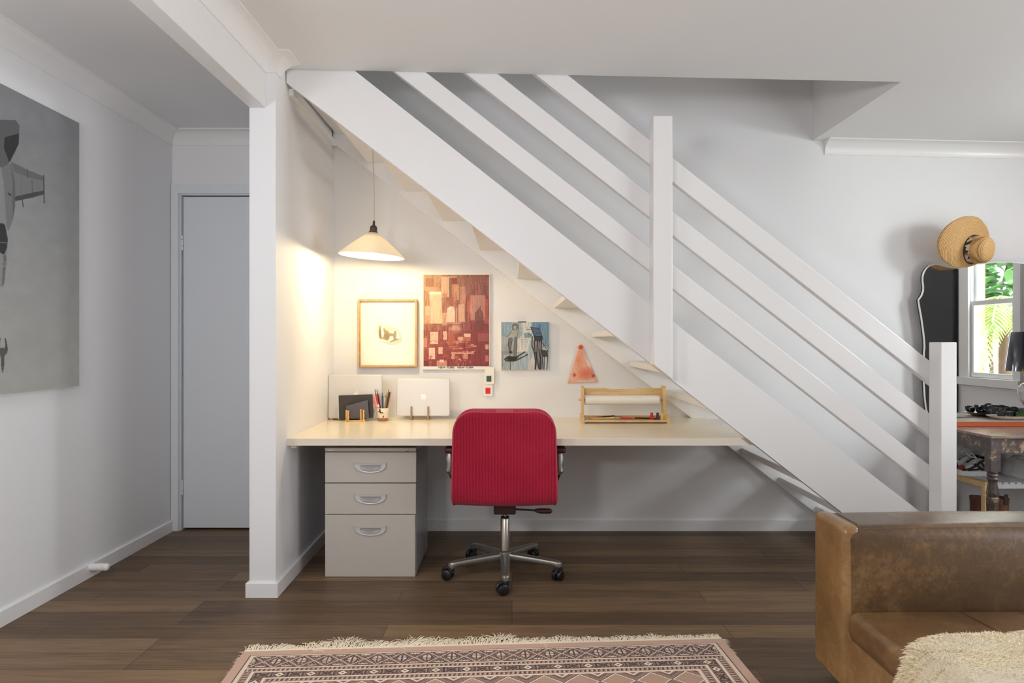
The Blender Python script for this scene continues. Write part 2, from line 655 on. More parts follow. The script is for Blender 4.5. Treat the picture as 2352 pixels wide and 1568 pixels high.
def ink_grid(name, m, p00, du, dv, rgb, parent=None, local=False):
    """coloured sheet: rgb (h,w,3) in sRGB 0..255, row 0 at top. p00 = top-left, du, dv = full edge vectors"""
    h, w = rgb.shape[:2]
    p00, du, dv = np.array(p00, float), np.array(du, float), np.array(dv, float)
    uu, vv = np.meshgrid(np.linspace(0, 1, w), np.linspace(0, 1, h))
    co = p00 + uu[..., None] * du + vv[..., None] * dv
    co = co.reshape(-1, 3)
    idx = np.arange(h * w).reshape(h, w)
    q = np.stack([idx[1:, :-1], idx[1:, 1:], idx[:-1, 1:], idx[:-1, :-1]], -1).reshape(-1, 4)
    me = bpy.data.meshes.new(name)
    me.vertices.add(h * w)
    me.vertices.foreach_set('co', co.ravel())
    me.loops.add(q.size)
    me.loops.foreach_set('vertex_index', q.ravel().astype(np.int32))
    me.polygons.add(len(q))
    me.polygons.foreach_set('loop_start', np.arange(0, q.size, 4, dtype=np.int32))
    me.update()
    me.validate()
    at = me.color_attributes.new('ink', 'FLOAT_COLOR', 'POINT')
    c = np.ones((h * w, 4))
    c[:, :3] = s2l(rgb.reshape(-1, 3))
    at.data.foreach_set('color', c.ravel())
    me.materials.append(m)
    ob = bpy.data.objects.new(name, me)
    COL.objects.link(ob)
    if parent is not None:
        ob.parent = parent
        if not local:
            me.transform(Matrix.Translation(-world_off(parent)))
    return ob


# ---- tiny raster painter
class Canvas:
    def __init__(self, w, h, rgb):
        self.a = np.zeros((h, w, 3)) + np.array(rgb, float)
        self.h, self.w = h, w
        self.yy, self.xx = np.mgrid[0:h, 0:w].astype(float)

    def blend(self, mask, rgb, op=1.0):
        m = np.clip(mask, 0, 1)[..., None] * op
        self.a = self.a * (1 - m) + np.array(rgb, float) * m

    def poly(self, pts, rgb, op=1.0):
        inside = np.zeros((self.h, self.w), bool)
        n = len(pts)
        for i in range(n):
            x1, y1 = pts[i]
            x2, y2 = pts[(i + 1) % n]
            if y1 == y2:
                continue
            c = ((self.yy >= min(y1, y2)) & (self.yy < max(y1, y2)))
            xi = x1 + (self.yy - y1) * (x2 - x1) / (y2 - y1)
            inside ^= c & (self.xx < xi)
        self.blend(inside.astype(float), rgb, op)
        return inside

    def rect(self, x0, y0, x1, y1, rgb, op=1.0):
        m = ((self.xx >= x0) & (self.xx <= x1) & (self.yy >= y0) & (self.yy <= y1)).astype(float)
        self.blend(m, rgb, op)

    def line(self, pts, wd, rgb, op=1.0):
        d = np.full((self.h, self.w), 1e9)
        for (x1, y1), (x2, y2) in zip(pts[:-1], pts[1:]):
            dx, dy = x2 - x1, y2 - y1
            L2 = dx * dx + dy * dy + 1e-9
            t = np.clip(((self.xx - x1) * dx + (self.yy - y1) * dy) / L2, 0, 1)
            d = np.minimum(d, np.hypot(self.xx - x1 - t * dx, self.yy - y1 - t * dy))
        self.blend(np.clip(wd / 2 - d + 0.5, 0, 1), rgb, op)

    def ell(self, cx, cy, rx, ry, rgb, op=1.0, soft=0.15):
        d = np.hypot((self.xx - cx) / rx, (self.yy - cy) / ry)
        self.blend(np.clip((1 - d) / soft, 0, 1), rgb, op)

    def noise(self, amp, sx=1, sy=1):
        hh, ww = self.h // sy + 3, self.w // sx + 3
        n = RNG.normal(size=(hh, ww))
        yi = np.arange(self.h) / sy
        xi = np.arange(self.w) / sx
        y0, x0 = yi.astype(int), xi.astype(int)
        fy, fx = (yi - y0)[:, None], (xi - x0)[None]
        v = (n[y0][:, x0] * (1 - fy) * (1 - fx) + n[y0 + 1][:, x0] * fy * (1 - fx)
             + n[y0][:, x0 + 1] * (1 - fy) * fx + n[y0 + 1][:, x0 + 1] * fy * fx)
        self.a = self.a + v[..., None] * amp

    def out(self):
        return np.clip(self.a, 3, 250)
# =================================================================== SHELL
YB = 4.12          # rear wall of the room
XL = -2.05         # hall side wall
XR = 3.60          # right hand wall
YF = -2.5          # wall behind the viewer


def zc(x):
    return 2.41 - 0.0208 * (x + 1.05)


floor = MB().box(-2.2, 3.75, -2.65, 4.27, -0.1, 0.0).build('floor', M['floor'])
floor.data.transform(Matrix.Translation(floor.location))
floor.location = (0, 0, 0)
struct(floor, 'dark brown timber plank floor')

struct(B(XL - 0.15, XL, YF, YB + 0.15, 0, 2.7).build('wall_left', M['wall']), 'white wall of the hall on the left')
# rear wall, with the recess of the hall door
DX0, DX1, DZ1 = -1.996, -1.18, 2.024
mb = MB()
mb.box(XL - 0.15, DX0, YB, YB + 0.15, 0, 2.7)
mb.box(DX0, DX1, YB, YB + 0.15, DZ1, 2.7)
mb.box(DX1, XR + 0.15, YB, YB + 0.15, 0, 3.4)
struct(mb.build('wall_back', M['wall']), 'long white wall behind the stairs')
struct(MB().prism([(-1.173, 3.05), (-1.056, 3.05), (-1.075, YB), (-1.173, YB)], 'z', 0, 3.4)
       .build('wall_inner', M['wall']), 'white stub wall at the left end of the desk')

struct(B(-2.25, -1.0, YB + 0.152, YB + 0.2, -0.05, 2.75).build('door_light_block', M['wall']), 'unseen panel added behind the hall door to block light')  # panel added behind the door to stop light leaking through its gap

# right wall with a sash window and an opening added for side light nearer the viewer
WY0, WY1, WZ0, WZ1 = 2.74, 3.22, 0.86, 2.12
GY0, GY1, GZ1 = -0.2, 1.66, 2.12
mb = MB()
mb.box(XR, XR + 0.06, YF, GY0, 0, 2.7)
mb.box(XR, XR + 0.06, GY0, GY1, GZ1, 2.7)
mb.box(XR, XR + 0.06, GY1, WY0, 0, 2.7)
mb.box(XR, XR + 0.06, WY0, WY1, 0, WZ0)
mb.box(XR, XR + 0.06, WY0, WY1, WZ1, 2.7)
mb.box(XR, XR + 0.06, WY1, YB + 0.15, 0, 2.7)
struct(mb.build('wall_right', M['wall']))
# wall behind the viewer with a wide glazed opening
RX0, RX1, RZ0, RZ1 = -1.6, 2.6, 0.25, 2.1
mb = MB()
mb.box(XL - 0.15, RX0, YF - 0.15, YF, 0, 2.7)
mb.box(RX1, XR + 0.15, YF - 0.15, YF, 0, 2.7)
mb.box(RX0, RX1, YF - 0.15, YF, 0, RZ0)
mb.box(RX0, RX1, YF - 0.15, YF, RZ1, 2.7)
struct(mb.build('wall_front', M['wall']))

# ceilings
YE = 3.185
XO = 1.815


def slab(mbx, x0, x1, y0, y1, t=0.3):
    return mbx.add([(x0, y0, zc(x0)), (x1, y0, zc(x1)), (x1, y1, zc(x1)), (x0, y1, zc(x0)),
                    (x0, y0, zc(x0) + t), (x1, y0, zc(x1) + t), (x1, y1, zc(x1) + t), (x0, y1, zc(x0) + t)],
                   [(0, 3, 2, 1), (4, 5, 6, 7), (0, 1, 5, 4), (1, 2, 6, 5), (2, 3, 7, 6), (3, 0, 4, 7)])


mb = MB()
slab(mb, -1.101, XR + 0.1, YF - 0.1, YE)
slab(mb, XO, XR + 0.1, YE, YB + 0.1)
c = mb.build('ceiling', M['ceil'])
struct(c, 'white plaster ceiling with the stair opening')
mb = MB().box(-1.056, XO + 0.1, 3.08, YE - 0.003, 2.60, 3.4).box(XO + 0.003, XO + 0.1, YE - 0.003, YB, 2.60, 3.4)
struct(mb.build('wall_upper', M['wall']), 'upper walls of the stair opening')
struct(B(-1.2, XO + 0.1, 3.08, YB + 0.15, 3.4, 3.45).build('ceiling_upper', M['ceil']))
HZ = 2.405
struct(B(XL - 0.1, -1.172, YF - 0.1, YB + 0.1, HZ, HZ + 0.1).build('ceiling_hall', M['ceil']), 'ceiling of the hall on the left')
struct(B(-1.173, -1.101, YF, 3.05, 2.183, 2.72).build('trim_1', M['gloss_white'], bevel=0.003), 'white boxed beam between hall and room')


# cornices: cove profile swept along plan polylines
def cove_prof(d=0.078, h=0.083, n=9):
    pr = [(0.0, -h), (0.0, -h), (0.006, -h)]
    for i in range(n + 1):
        a = math.pi / 2 * i / n
        pr.append((0.006 + (d - 0.006) * (1 - math.cos(a)), -h + (h - 0.007) * math.sin(a)))
    pr += [(d, 0.0)]
    return pr[1:]


def sweep_plan(pts, prof, zf, name, m, label):
    """pts: plan polyline; the room lies to the right of the walking direction"""
    pts = [Vector((p[0], p[1], 0)) for p in pts]
    mb = MB()
    rings = []
    for i, p in enumerate(pts):
        ns = []
        if i > 0:
            t = (pts[i] - pts[i - 1]).normalized()
            ns.append(Vector((t.y, -t.x, 0)))
        if i < len(pts) - 1:
            t = (pts[i + 1] - pts[i]).normalized()
            ns.append(Vector((t.y, -t.x, 0)))
        if len(ns) == 2:
            nn = (ns[0] + ns[1])
            nn = nn / (nn.length_squared / 2)
        else:
            nn = ns[0]
        ring = []
        full = prof + [(0.0, 0.0)]
        for d, h in full:
            q = p + nn * d
            ring.append((q.x, q.y, zf(p.x) + h))
        rings.append(ring)
    k = len(rings[0])
    vs = [v for r in rings for v in r]
    fs = []
    for i in range(len(rings) - 1):
        for j in range(k):
            j2 = (j + 1) % k
            fs.append((i * k + j, i * k + j2, (i + 1) * k + j2, (i + 1) * k + j))
    fs.append(tuple(range(k)))
    fs.append(tuple(range(len(rings) * k - 1, (len(rings) - 1) * k - 1, -1)))
    mb.add(vs, fs)
    return struct(mb.build(name, m, smooth=True, angle=30), label)


cp = cove_prof()
sweep_plan([(-1.101, YF), (-1.101, 3.05), (-1.056, 3.05), (-1.057, 3.122)], cove_prof(0.086, 0.072), zc, 'trim_2', M['gloss_white'], 'cove cornice along the boxed beam')
sweep_plan([(XL, YF), (XL, YB), (-1.173, YB)], cp, lambda x: HZ, 'trim_3', M['gloss_white'], 'cove cornice around the hall ceiling')
sweep_plan([(1.885, YB), (XR, YB), (XR, YF)], cp, lambda x: zc(x), 'trim_4', M['gloss_white'], 'cove cornice above the mirror')


# skirtings
def skirt(name, pts, label, h=0.066, t=0.013):
    prof = [(0, 0), (t, 0), (t, h - 0.004), (t - 0.004, h)]
    prof = [(0.0, 0.0), (t, 0.0), (t, h - 0.003), (t - 0.003, h), (0.0, h)]
    pts2 = pts
    v = [Vector((p[0], p[1], 0)) for p in pts2]
    mb = MB()
    rings = []
    for i, p in enumerate(v):
        ns = []
        if i > 0:
            tt = (v[i] - v[i - 1]).normalized()
            ns.append(Vector((tt.y, -tt.x, 0)))
        if i < len(v) - 1:
            tt = (v[i + 1] - v[i]).normalized()
            ns.append(Vector((tt.y, -tt.x, 0)))
        nn = (ns[0] + ns[1]) if len(ns) == 2 else ns[0]
        if len(ns) == 2:
            nn = nn / (nn.length_squared / 2)
        rings.append([(p.x + nn.x * d, p.y + nn.y * d, z) for d, z in prof])
    k = len(prof)
    vs = [q for r in rings for q in r]
    fs = []
    for i in range(len(rings) - 1):
        for j in range(k):
            j2 = (j + 1) % k
            fs.append((i * k + j, i * k + j2, (i + 1) * k + j2, (i + 1) * k + j))
    fs.append(tuple(range(k)))
    fs.append(tuple(range(len(rings) * k - 1, (len(rings) - 1) * k - 1, -1)))
    return struct(MB().add(vs, fs).build(name, M['gloss_white']), label)


skirt('baseboard_left', [(XL, YF), (XL, YB - 0.02)], 'white skirting of the hall wall')
skirt('baseboard_inner', [(-1.173, YB), (-1.173, 3.05), (-1.056, 3.05), (-1.075, YB)][::1], 'white skirting around the stub wall')
skirt('baseboard_back', [(-1.062, YB), (XR, YB)], 'white skirting under the desk')
skirt('baseboard_right', [(XR, WY1 + 0.5), (XR, 2.66)], 'white skirting of the right wall')

# hall door
d = empty('door_1', (-1.6, YB, 0), 'plain white flush door at the end of the hall', 'door')
d['kind'] = 'structure'
xg0, zg1 = -1.996, 2.023
B(-1.990, -1.19, YB + 0.012, YB + 0.05, 0.012, 2.016).build('door_leaf', M['door'], d, bevel=0.002)
mb = MB()
ax0 = -2.048
mb.box(ax0, -2.004, YB - 0.022, YB + 0.06, 0, 2.085)
mb.box(-2.004, -1.175, YB - 0.022, YB + 0.06, 2.030, 2.085)
mb.box(-2.004, -1.996, YB - 0.008, YB + 0.06, 0, 2.030)
mb.box(-1.996, -1.175, YB - 0.008, YB + 0.06, 2.022, 2.030)
mb.build('door_frame', M['door'], d, bevel=0.002)
for zz in (1.735, 0.26):
    h = MB()
    for k, (a, b2) in enumerate(((0, 0.026), (0.028, 0.064), (0.066, 0.09))):
        h.tube([(-1.993, YB + 0.004, zz + a - 0.045), (-1.993, YB + 0.004, zz + b2 - 0.045)], 0.0065, 10)
    h.build('hinge', M['door'], d, smooth=True)

# door stop on the hall skirting
y_, z_ = 3.30, 0.050
prof = [(0.0, 0), (0.0185, 0.0), (0.0185, 0.05)]
for k in range(3):
    s = 0.05 + k * 0.009
    prof += [(0.0165, s + 0.002), (0.0185, s + 0.004), (0.0185, s + 0.009)]
for k in range(7):
    a = math.pi / 2 * k / 6
    prof.append((max(1e-6, 0.018 * math.cos(a)), 0.078 + 0.012 * math.sin(a)))
o = MB().lathe(prof, (XL + 0.0125, y_, z_), 20, Matrix.Rotation(math.pi / 2, 3, 'Y')).build('door_stop', M['gloss_white'], smooth=True)
tag(o, 'small white ribbed door stop on the hall skirting', 'door stop')

# right sash window
w = empty('window_1', (XR, (WY0 + WY1) / 2, WZ0), 'white sash window on the right wall seen in the mirror', 'window')
w['kind'] = 'structure'
mb = MB()
mb.box(XR - 0.02, XR - 0.0005, WY0 - 0.11, WY0, WZ0, WZ1)
mb.box(XR - 0.02, XR - 0.0005, WY1, WY1 + 0.07, WZ0, WZ1)
mb.box(XR - 0.0005, XR + 0.058, WY0 + 0.001, WY0 + 0.004, WZ0 + 0.001, WZ1 - 0.001)
mb.box(XR - 0.0005, XR + 0.058, WY1 - 0.004, WY1 - 0.001, WZ0 + 0.001, WZ1 - 0.001)
mb.box(XR - 0.02, XR - 0.0005, WY0 - 0.11, WY1 + 0.07, WZ1, WZ1 + 0.06)
mb.box(XR - 0.035, XR - 0.0005, WY0 - 0.11, WY1 + 0.07, WZ0 - 0.06, WZ0)
mb.box(XR - 0.0005, XR + 0.058, WY0 + 0.004, WY1 - 0.004, WZ0 + 0.001, WZ0 + 0.004)
mb.build('window_frame', M['gloss_white'], w, bevel=0.003)
mb = MB()
for (za, zb, yy) in ((WZ0 + 0.005, 1.455, 0.002), (1.42, WZ1 - 0.002, 0.027)):
    mb.box(XR + yy, XR + yy + 0.024, WY0 + 0.0045, WY0 + 0.035, za, zb)
    mb.box(XR + yy, XR + yy + 0.024, WY1 - 0.035, WY1 - 0.0045, za, zb)
    mb.box(XR + yy, XR + yy + 0.024, WY0 + 0.035, WY1 - 0.035, za, za + 0.035)
    mb.box(XR + yy, XR + yy + 0.024, WY0 + 0.035, WY1 - 0.035, zb - 0.035, zb)
mb.build('sash', M['gloss_white'], w)
B(XR + 0.012, XR + 0.015, WY0 + 0.03, WY1 - 0.03, WZ0 + 0.03, 1.43).build('pane', M['pane'], w)
B(XR + 0.040, XR + 0.043, WY0 + 0.03, WY1 - 0.03, 1.44, WZ1 - 0.03).build('pane', M['pane'], w)

# dark door standing against the right wall (only its reflection is seen)
d2 = empty('door_2', (XR - 0.03, 2.2, 0), 'black painted door beside the window seen in the mirror', 'door')
d2['kind'] = 'structure'
B(XR - 0.05, XR - 0.008, 1.74, 2.60, 0.012, 2.10).build('door_leaf', M['black_door'], d2, bevel=0.003)
MB().lathe([(0.0, 0), (0.012, 0), (0.012, 0.03), (0.026, 0.035), (0.028, 0.05), (0.018, 0.062), (1e-6, 0.065)],
           (XR - 0.05, 1.82, 1.0), 18, Matrix.Rotation(-math.pi / 2, 3, 'Y')).build('door_handle', M['chrome'], d2, smooth=True)

# unseen openings behind / beside the viewer, shut by panels added to block skylight
for nm, bx in (('window_2', (RX0, RX1, YF - 0.10, YF - 0.04, RZ0, RZ1)),):
    wr = empty(nm, (0.5, YF, RZ0), 'wide glazed opening behind the viewer', 'window')
    wr['kind'] = 'structure'
    x0, x1, y0, y1, z0, z1 = bx
    mb = MB()
    for k in range(5):
        xx = x0 + (x1 - x0 - 0.05) * k / 4
        mb.box(xx, xx + 0.05, y0, y1, z0, z1)
    mb.box(x0, x1, y0, y1, z0, z0 + 0.06)
    mb.box(x0, x1, y0, y1, z1 - 0.06, z1)
    mb.build('window_frame', M['gloss_white'], wr)
    B(x0, x1, y0 - 0.045, y0 - 0.04, z0, z1).build('sky_blocker', M['wall'], wr)  # opaque panel added to stop sky light here
wr = empty('side_light_opening', (XR, 0.4, 0), 'unseen side opening beside the viewer, added for light', 'window')  # opening added out of view to light the right side
wr['kind'] = 'structure'
mb = MB()
for yy in (GY0, (GY0 + GY1) / 2 - 0.03, GY1 - 0.05):
    mb.box(XR + 0.04, XR + 0.1, yy, yy + 0.05, 0, GZ1)
mb.box(XR + 0.04, XR + 0.1, GY0, GY1, GZ1 - 0.06, GZ1).box(XR + 0.04, XR + 0.1, GY0, GY1, 0, 0.06)
mb.build('window_frame', M['gloss_white'], wr)
B(XR + 0.11, XR + 0.115, GY0, GY1, 0, GZ1).build('sky_blocker', M['wall'], wr)  # outer panel added to keep the sky out of the side opening

# =================================================================== STAIRCASE
YS = 3.19
ST = 0.045
st = empty('staircase', (1.0, 3.6, 0), 'white open-riser timber staircase with sloping plank balustrade', 'staircase')


def sprism(pxpts, y0=YS, y1=YS + ST, Y=YS):
    return MB().prism([PXZ(x, y, Y) for x, y in pxpts], 'y', y0, y1)


sprism([(657.5, 190), (657.5, 152), (802, 152), (820, 166), (1487, 692), (1544.6, 738), (1980, 1072.6), (2150, 1203),
        (2150, 1343.5), (2149, 1343.5), (1920, 1166), (1380, 745.4), (1000, 451)]).build('stringer', M['gloss_white'], st, bevel=0.003)
# wall stringer
WS0, WS1 = 4.076, YB - 0.002


def zl(x):
    return 2.313 - 0.767 * (x + 1.056)


xs0, xs1 = -1.07, 2.0
poly = [(xs0, zl(xs0)), (xs1, max(0.0, zl(xs1))), (2.0, 0.25), (xs0, zl(xs0) + 0.32)]
xz = -1.056 + 2.313 / 0.767
poly = [(xs0, zl(xs0)), (xz, 0.0), (2.22, 0.0), (2.22, zl(2.22) + 0.30), (xs0, zl(xs0) + 0.30)]
MB().prism(poly, 'y', WS0, WS1).build('stringer', M['gloss_white'], st, bevel=0.004)
tr0 = None
for n in range(-1, 13):
    xb = -0.862 + 0.2231 * n
    zb = 2.207 - 0.1735 * n
    x1 = xb + 0.245
    if n == -1:
        xb = -1.053
    o = B(xb, x1, YS + ST, WS0, zb, zb + 0.033).build('tread', M['gloss_white'], st, bevel=0.004)
MB().prism([(-1.0595, YS + ST), (-1.036, YS + ST), (-1.050, WS0), (-1.0742, WS0)], 'z', 2.306, 2.338).build('support_batten', M['gloss_white'], st, bevel=0.002)


def rail(l0, l1, t0, t1):
    def ext(a, b, x):
        return (x, a[1] + (b[1] - a[1]) * (x - a[0]) / (b[0] - a[0]))
    xa = 38
    pts = [ext(l0, l1, l0[0] - xa), ext(l0, l1, 2146), ext(t0, t1, 2146), ext(t0, t1, t0[0] - xa)]
    return sprism(pts, YS, YS + 0.042).build('handrail', M['gloss_white'], st, bevel=0.004)


rail((910, 167.5), (2125, 1114.7), (981.4, 167.5), (2125.5, 1060.4))
rail((1071, 169), (2127, 995), (1144, 169), (2127, 943))
rail((1231, 171), (2129, 875), (1304, 171), (2129, 823))
xa, xb = 0.6415, 0.7295
MB().prism([(xa, 1.035), (xb, 0.966), (xb, 2.166), (xa, 2.166)], 'y', 3.10, YS).build('newel_post', M['gloss_white'], st, bevel=0.004)
B(1.9474, 2.0206, 3.10, YS + 0.0, 0.0, 1.137).build('newel_post', M['gloss_white'], st, bevel=0.004)

# =================================================================== DESK
DZ = 0.684
DT = 0.033
dk = empty('desk', (0, 3.6, 0.65), 'long cream laminate desktop built in under the staircase', 'desk')
xr = 1.082
mb = MB()
YD0, YD1 = 3.21, YB - 0.001
sl = 1 / 0.773 * DT


def xw(y):
    return -1.056 - 0.019 * (y - 3.05) / 1.07 + 0.0005


mb.prism([(xw(YD0), YD0), (xr, YD0), (xr, YS + ST + 0.001), (1.143, YS + ST + 0.002), (1.143, WS0 - 0.001), (1.04, WS0 - 0.001), (1.04, YD1), (xw(YD1), YD1)], 'z', DZ - DT, DZ)
mb.build('desk_top', M['desk'], dk)
mb = MB().add([(xw(YD0), YD0 - 0.002, DZ - DT), (xr + sl, YD0 - 0.002, DZ - DT), (xr, YD0 - 0.002, DZ - 0.001), (xw(YD0), YD0 - 0.002, DZ - 0.001),
               (xw(YD0), YD0, DZ - DT), (xr + sl, YD0, DZ - DT), (xr, YD0, DZ - 0.001), (xw(YD0), YD0, DZ - 0.001)],
              [(0, 3, 2, 1), (4, 5, 6, 7), (0, 1, 5, 4), (1, 2, 6, 5), (2, 3, 7, 6), (3, 0, 4, 7)])
mb.build('edge_band', M['desk_edge'], dk)
mb = MB().add([(-1.058, 3.26, DZ - DT - 0.02), (-1.03, 3.26, DZ - DT - 0.02), (-1.045, YD1, DZ - DT - 0.02), (-1.074, YD1, DZ - DT - 0.02),
               (-1.058, 3.26, DZ - DT), (-1.03, 3.26, DZ - DT), (-1.045, YD1, DZ - DT), (-1.074, YD1, DZ - DT)],
              [(0, 3, 2, 1), (4, 5, 6, 7), (0, 1, 5, 4), (1, 2, 6, 5), (2, 3, 7, 6), (3, 0, 4, 7)])
mb.build('support_batten', M['gloss_white'], dk)
B(-1.02, 1.05, YB - 0.025, YB - 0.001, DZ - DT - 0.035, DZ - DT).build('support_batten', M['gloss_white'], dk)

# =================================================================== DRAWER PEDESTAL
YP = 3.304
cab = empty('drawer_pedestal', (-0.686, 3.53, 0), 'grey metal three-drawer pedestal under the left of the desk', 'drawer unit')


def fx(x):
    return (x - CX) * YP / F


def fz(y):
    return EYE + (CY - y) * YP / F


cx0, cx1 = fx(746.5), fx(956)
B(cx0 + 0.002, cx1 - 0.002, YP + 0.02, YP + 0.46, 0.004, fz(1029.5)).build('body', M['grey_side'], cab, bevel=0.003)
ts = B(cx0, cx1, YP - 0.003, YP + 0.46, fz(1036.5), fz(1028)).build('top_panel', M['grey_metal'], cab, bevel=0.002)
B(fx(752), fx(769), YP - 0.0045, YP - 0.002, fz(1034.5), fz(1031)).build('name_plate', M['silver'], ts, bevel=0.0005)
MB().lathe([(1e-6, 0), (0.006, 0), (0.006, 0.003), (0.0045, 0.004), (1e-6, 0.004)], (fx(935.5), YP - 0.003, fz(1033)), 16,
           Matrix.Rotation(math.pi / 2, 3, 'X')).build('lock', M['chrome'], ts, smooth=True)


def half_moon(wd, hh, n=20, flat=0.0):
    """flat top, curved belly outline, counter-clockwise in (x,z) around top-centre"""
    pts = [(-wd / 2, 0), ]
    for i in range(n + 1):
        a = math.pi * i / n
        x = -math.cos(a)
        z = -hh * (math.sin(a) ** 0.62)
        pts.append((x * wd / 2 * 0.97, z))
    pts.append((wd / 2, 0))
    return pts


for (ya, yb, yh, x1) in ((1038.5, 1108.3, 1063.3, 956), (1110.2, 1180.5, 1135, 955.5), (1182.3, 1324.5, 1207.5, 953.5)):
    dr = B(cx0, fx(x1), YP, YP + 0.02, fz(yb), fz(ya)).build('drawer', M['grey_metal'], cab, bevel=0.0018)
    dw, dh = 0.156, 0.045
    hx, hz = fx(851.5), fz(yh)
    outer = half_moon(dw, dh)
    inner = [(x * 0.68, z * 0.70 - 0.009) for x, z in outer]
    k = len(outer)
    deep = [(x * 0.55, z * 0.60 - 0.010) for x, z in outer]
    vs = [(hx + x, YP - 0.0005, hz + z) for x, z in outer]
    vs += [(hx + x * 0.985, YP - 0.009, hz + z * 0.97 - 0.0006) for x, z in outer]
    vs += [(hx + x, YP - 0.008, hz + z) for x, z in inner]
    fs = []
    for i in range(k):
        j = (i + 1) % k
        fs += [(i, j, k + j, k + i), (k + i, k + j, 2 * k + j, 2 * k + i)]
    hd = MB().add(vs, fs).build('handle', M['handle'], dr, smooth=True, angle=50)
    vs = [(hx + x, YP - 0.008, hz + z) for x, z in inner] + [(hx + x, YP - 0.0008, hz + z) for x, z in deep]
    fs = [(i, (i + 1) % k, k + (i + 1) % k, k + i) for i in range(k)] + [tuple(range(k, 2 * k))]
    MB().add(vs, fs).build('handle_recess', M['handle_in'], dr, smooth=True, angle=50)
# =================================================================== OFFICE CHAIR
CHX, CHY = -0.0345, 3.355
ch = empty('office_chair', (CHX, CHY, 0), 'crimson fabric office chair on aluminium star base at the desk', 'office chair')
W0 = 0.2385


def interp(tab, s):
    """piecewise Catmull-Rom on list of tuples, s in 0..1"""
    n = len(tab) - 1
    f = min(max(s, 0), 1) * n
    i = min(int(f), n - 1)
    t = f - i
    p0, p1, p2, p3 = (tab[max(i - 1, 0)], tab[i], tab[i + 1], tab[min(i + 2, n)])
    return tuple(0.5 * ((2 * b) + (-a + c) * t + (2 * a - 5 * b + 4 * c - d) * t * t + (-a + 3 * b - 3 * c + d) * t ** 3)
                 for a, b, c, d in zip(p0, p1, p2, p3))


outer = [(3.33, 0.386), (3.245, 0.378), (3.178, 0.378), (3.133, 0.396), (3.112, 0.440), (3.104, 0.52), (3.098, 0.60), (3.090, 0.69), (3.078, 0.76), (3.068, 0.800), (3.066, 0.822)]


def back_w(z):
    top, r = 0.822, 0.105
    w = W0 - 0.012 * max(0, (z - 0.45)) / 0.37 + 0.004
    if z < 0.43:
        w -= 0.010 * ((0.43 - z) / 0.06) ** 2
    if z > top - r:
        q = min(1.0, (z - (top - r)) / r)
        w = w - r * 0.85 * (1 - math.sqrt(max(0.0, 1 - q ** 2.3)))
    return w


NU, NV = 33, 60
mb = MB()


def shell(u, v):
    y, z = interp(outer, v)
    w = back_w(z)
    t = u * 2 - 1
    bow = 0.018 * (1 - abs(t) ** 2.2)
    zz = z
    return (CHX + t * w, y - bow + 0.012 - 0.012 * (1 - abs(t)), zz)


mb.grid(shell, NU, NV)


def shell_in(u, v):
    y, z = interp(outer, v)
    w = back_w(z)
    t = u * 2 - 1
    yy = y + 0.052
    if z < 0.47:
        yy = max(yy, 3.19 + (0.47 - z) * 0.5)
    return (CHX + t * w, yy, z + 0.012 * v)


nb = NU * NV
vs = []
for j in range(NV):
    for i in range(NU):
        vs.append(shell_in(i / (NU - 1), j / (NV - 1)))
fs = []
for j in range(NV - 1):
    for i in range(NU - 1):
        a = nb + j * NU + i
        fs.append((a, a + NU, a + NU + 1, a + 1))
for j in range(NV - 1):
    for i in (0, NU - 1):
        a, b = j * NU + i, (j + 1) * NU + i
        fs.append((a, b, b + nb, a + nb))
for i in range(NU - 1):
    a = (NV - 1) * NU + i
    fs.append((a, a + 1, a + 1 + nb, a + nb))
    a = i
    fs.append((a, a + 1, a + 1 + nb, a + nb))
mb.v.extend(vs)
mb.f.extend(fs)
back = mb.build('backrest', M['red_fabric'], ch, smooth=True, angle=60)
rim = []
for j in range(6, NV):
    p = Vector(shell(0, j / (NV - 1)))
    rim.append(p + Vector((0.001, 0.0, 0)))
top = [Vector(shell(i / 40, 1.0)) for i in range(1, 40)]
rim2 = [Vector(shell(1, j / (NV - 1))) + Vector((-0.001, 0, 0)) for j in range(NV - 1, 5, -1)]
MB().tube(rim + top + rim2, 0.0038, 8).build('piping', M['red_piping'], back, smooth=True)
# seat cushion
def seat(u, v):
    a = u * 2 * math.pi
    ph = (v - 0.5) * math.pi
    e = 0.35
    def sp(x, p):
        return math.copysign(abs(x) ** p, x)
    x = 0.235 * sp(math.cos(a), e) * sp(math.cos(ph), e)
    y = 0.215 * sp(math.sin(a), e) * sp(math.cos(ph), e)
    z = 0.045 * sp(math.sin(ph), 0.7)
    return (CHX + x, 3.405 + y, 0.425 + z + 0.012 * (y / 0.215) ** 2)
MB().grid(seat, 40, 18, True).build('seat', M['red_fabric'], ch, smooth=True)
# armrests
for sx in (-1, 1):
    xa, xb = (0.222, 0.291) if sx > 0 else (0.222, 0.286)
    x0, x1 = (CHX + xa, CHX + xb) if sx > 0 else (CHX - xb, CHX - xa)
    pad = B(x0, x1, 3.23, 3.50, 0.610, 0.637).build('armrest', M['maroon_plastic'], ch, bevel=0.010, segs=3)
    xc = CHX + sx * 0.262
    pts = [(xc, 3.27, 0.612), (xc, 3.265, 0.585), (xc + sx * -0.002, 3.262, 0.555), (xc, 3.264, 0.528), (xc - sx * 0.01, 3.27, 0.512)]
    MB().tube(pts, [0.018, 0.024, 0.019, 0.024, 0.018], 16).build('arm_bracket', M['alu'], pad, smooth=True)
    MB().tube([(xc, 3.27, 0.515), (xc - sx * 0.015, 3.30, 0.47), (xc - sx * 0.06, 3.34, 0.40), (CHX + sx * 0.12, 3.36, 0.385)], 0.011, 10).build('arm_support', M['maroon_plastic'], pad, smooth=True)
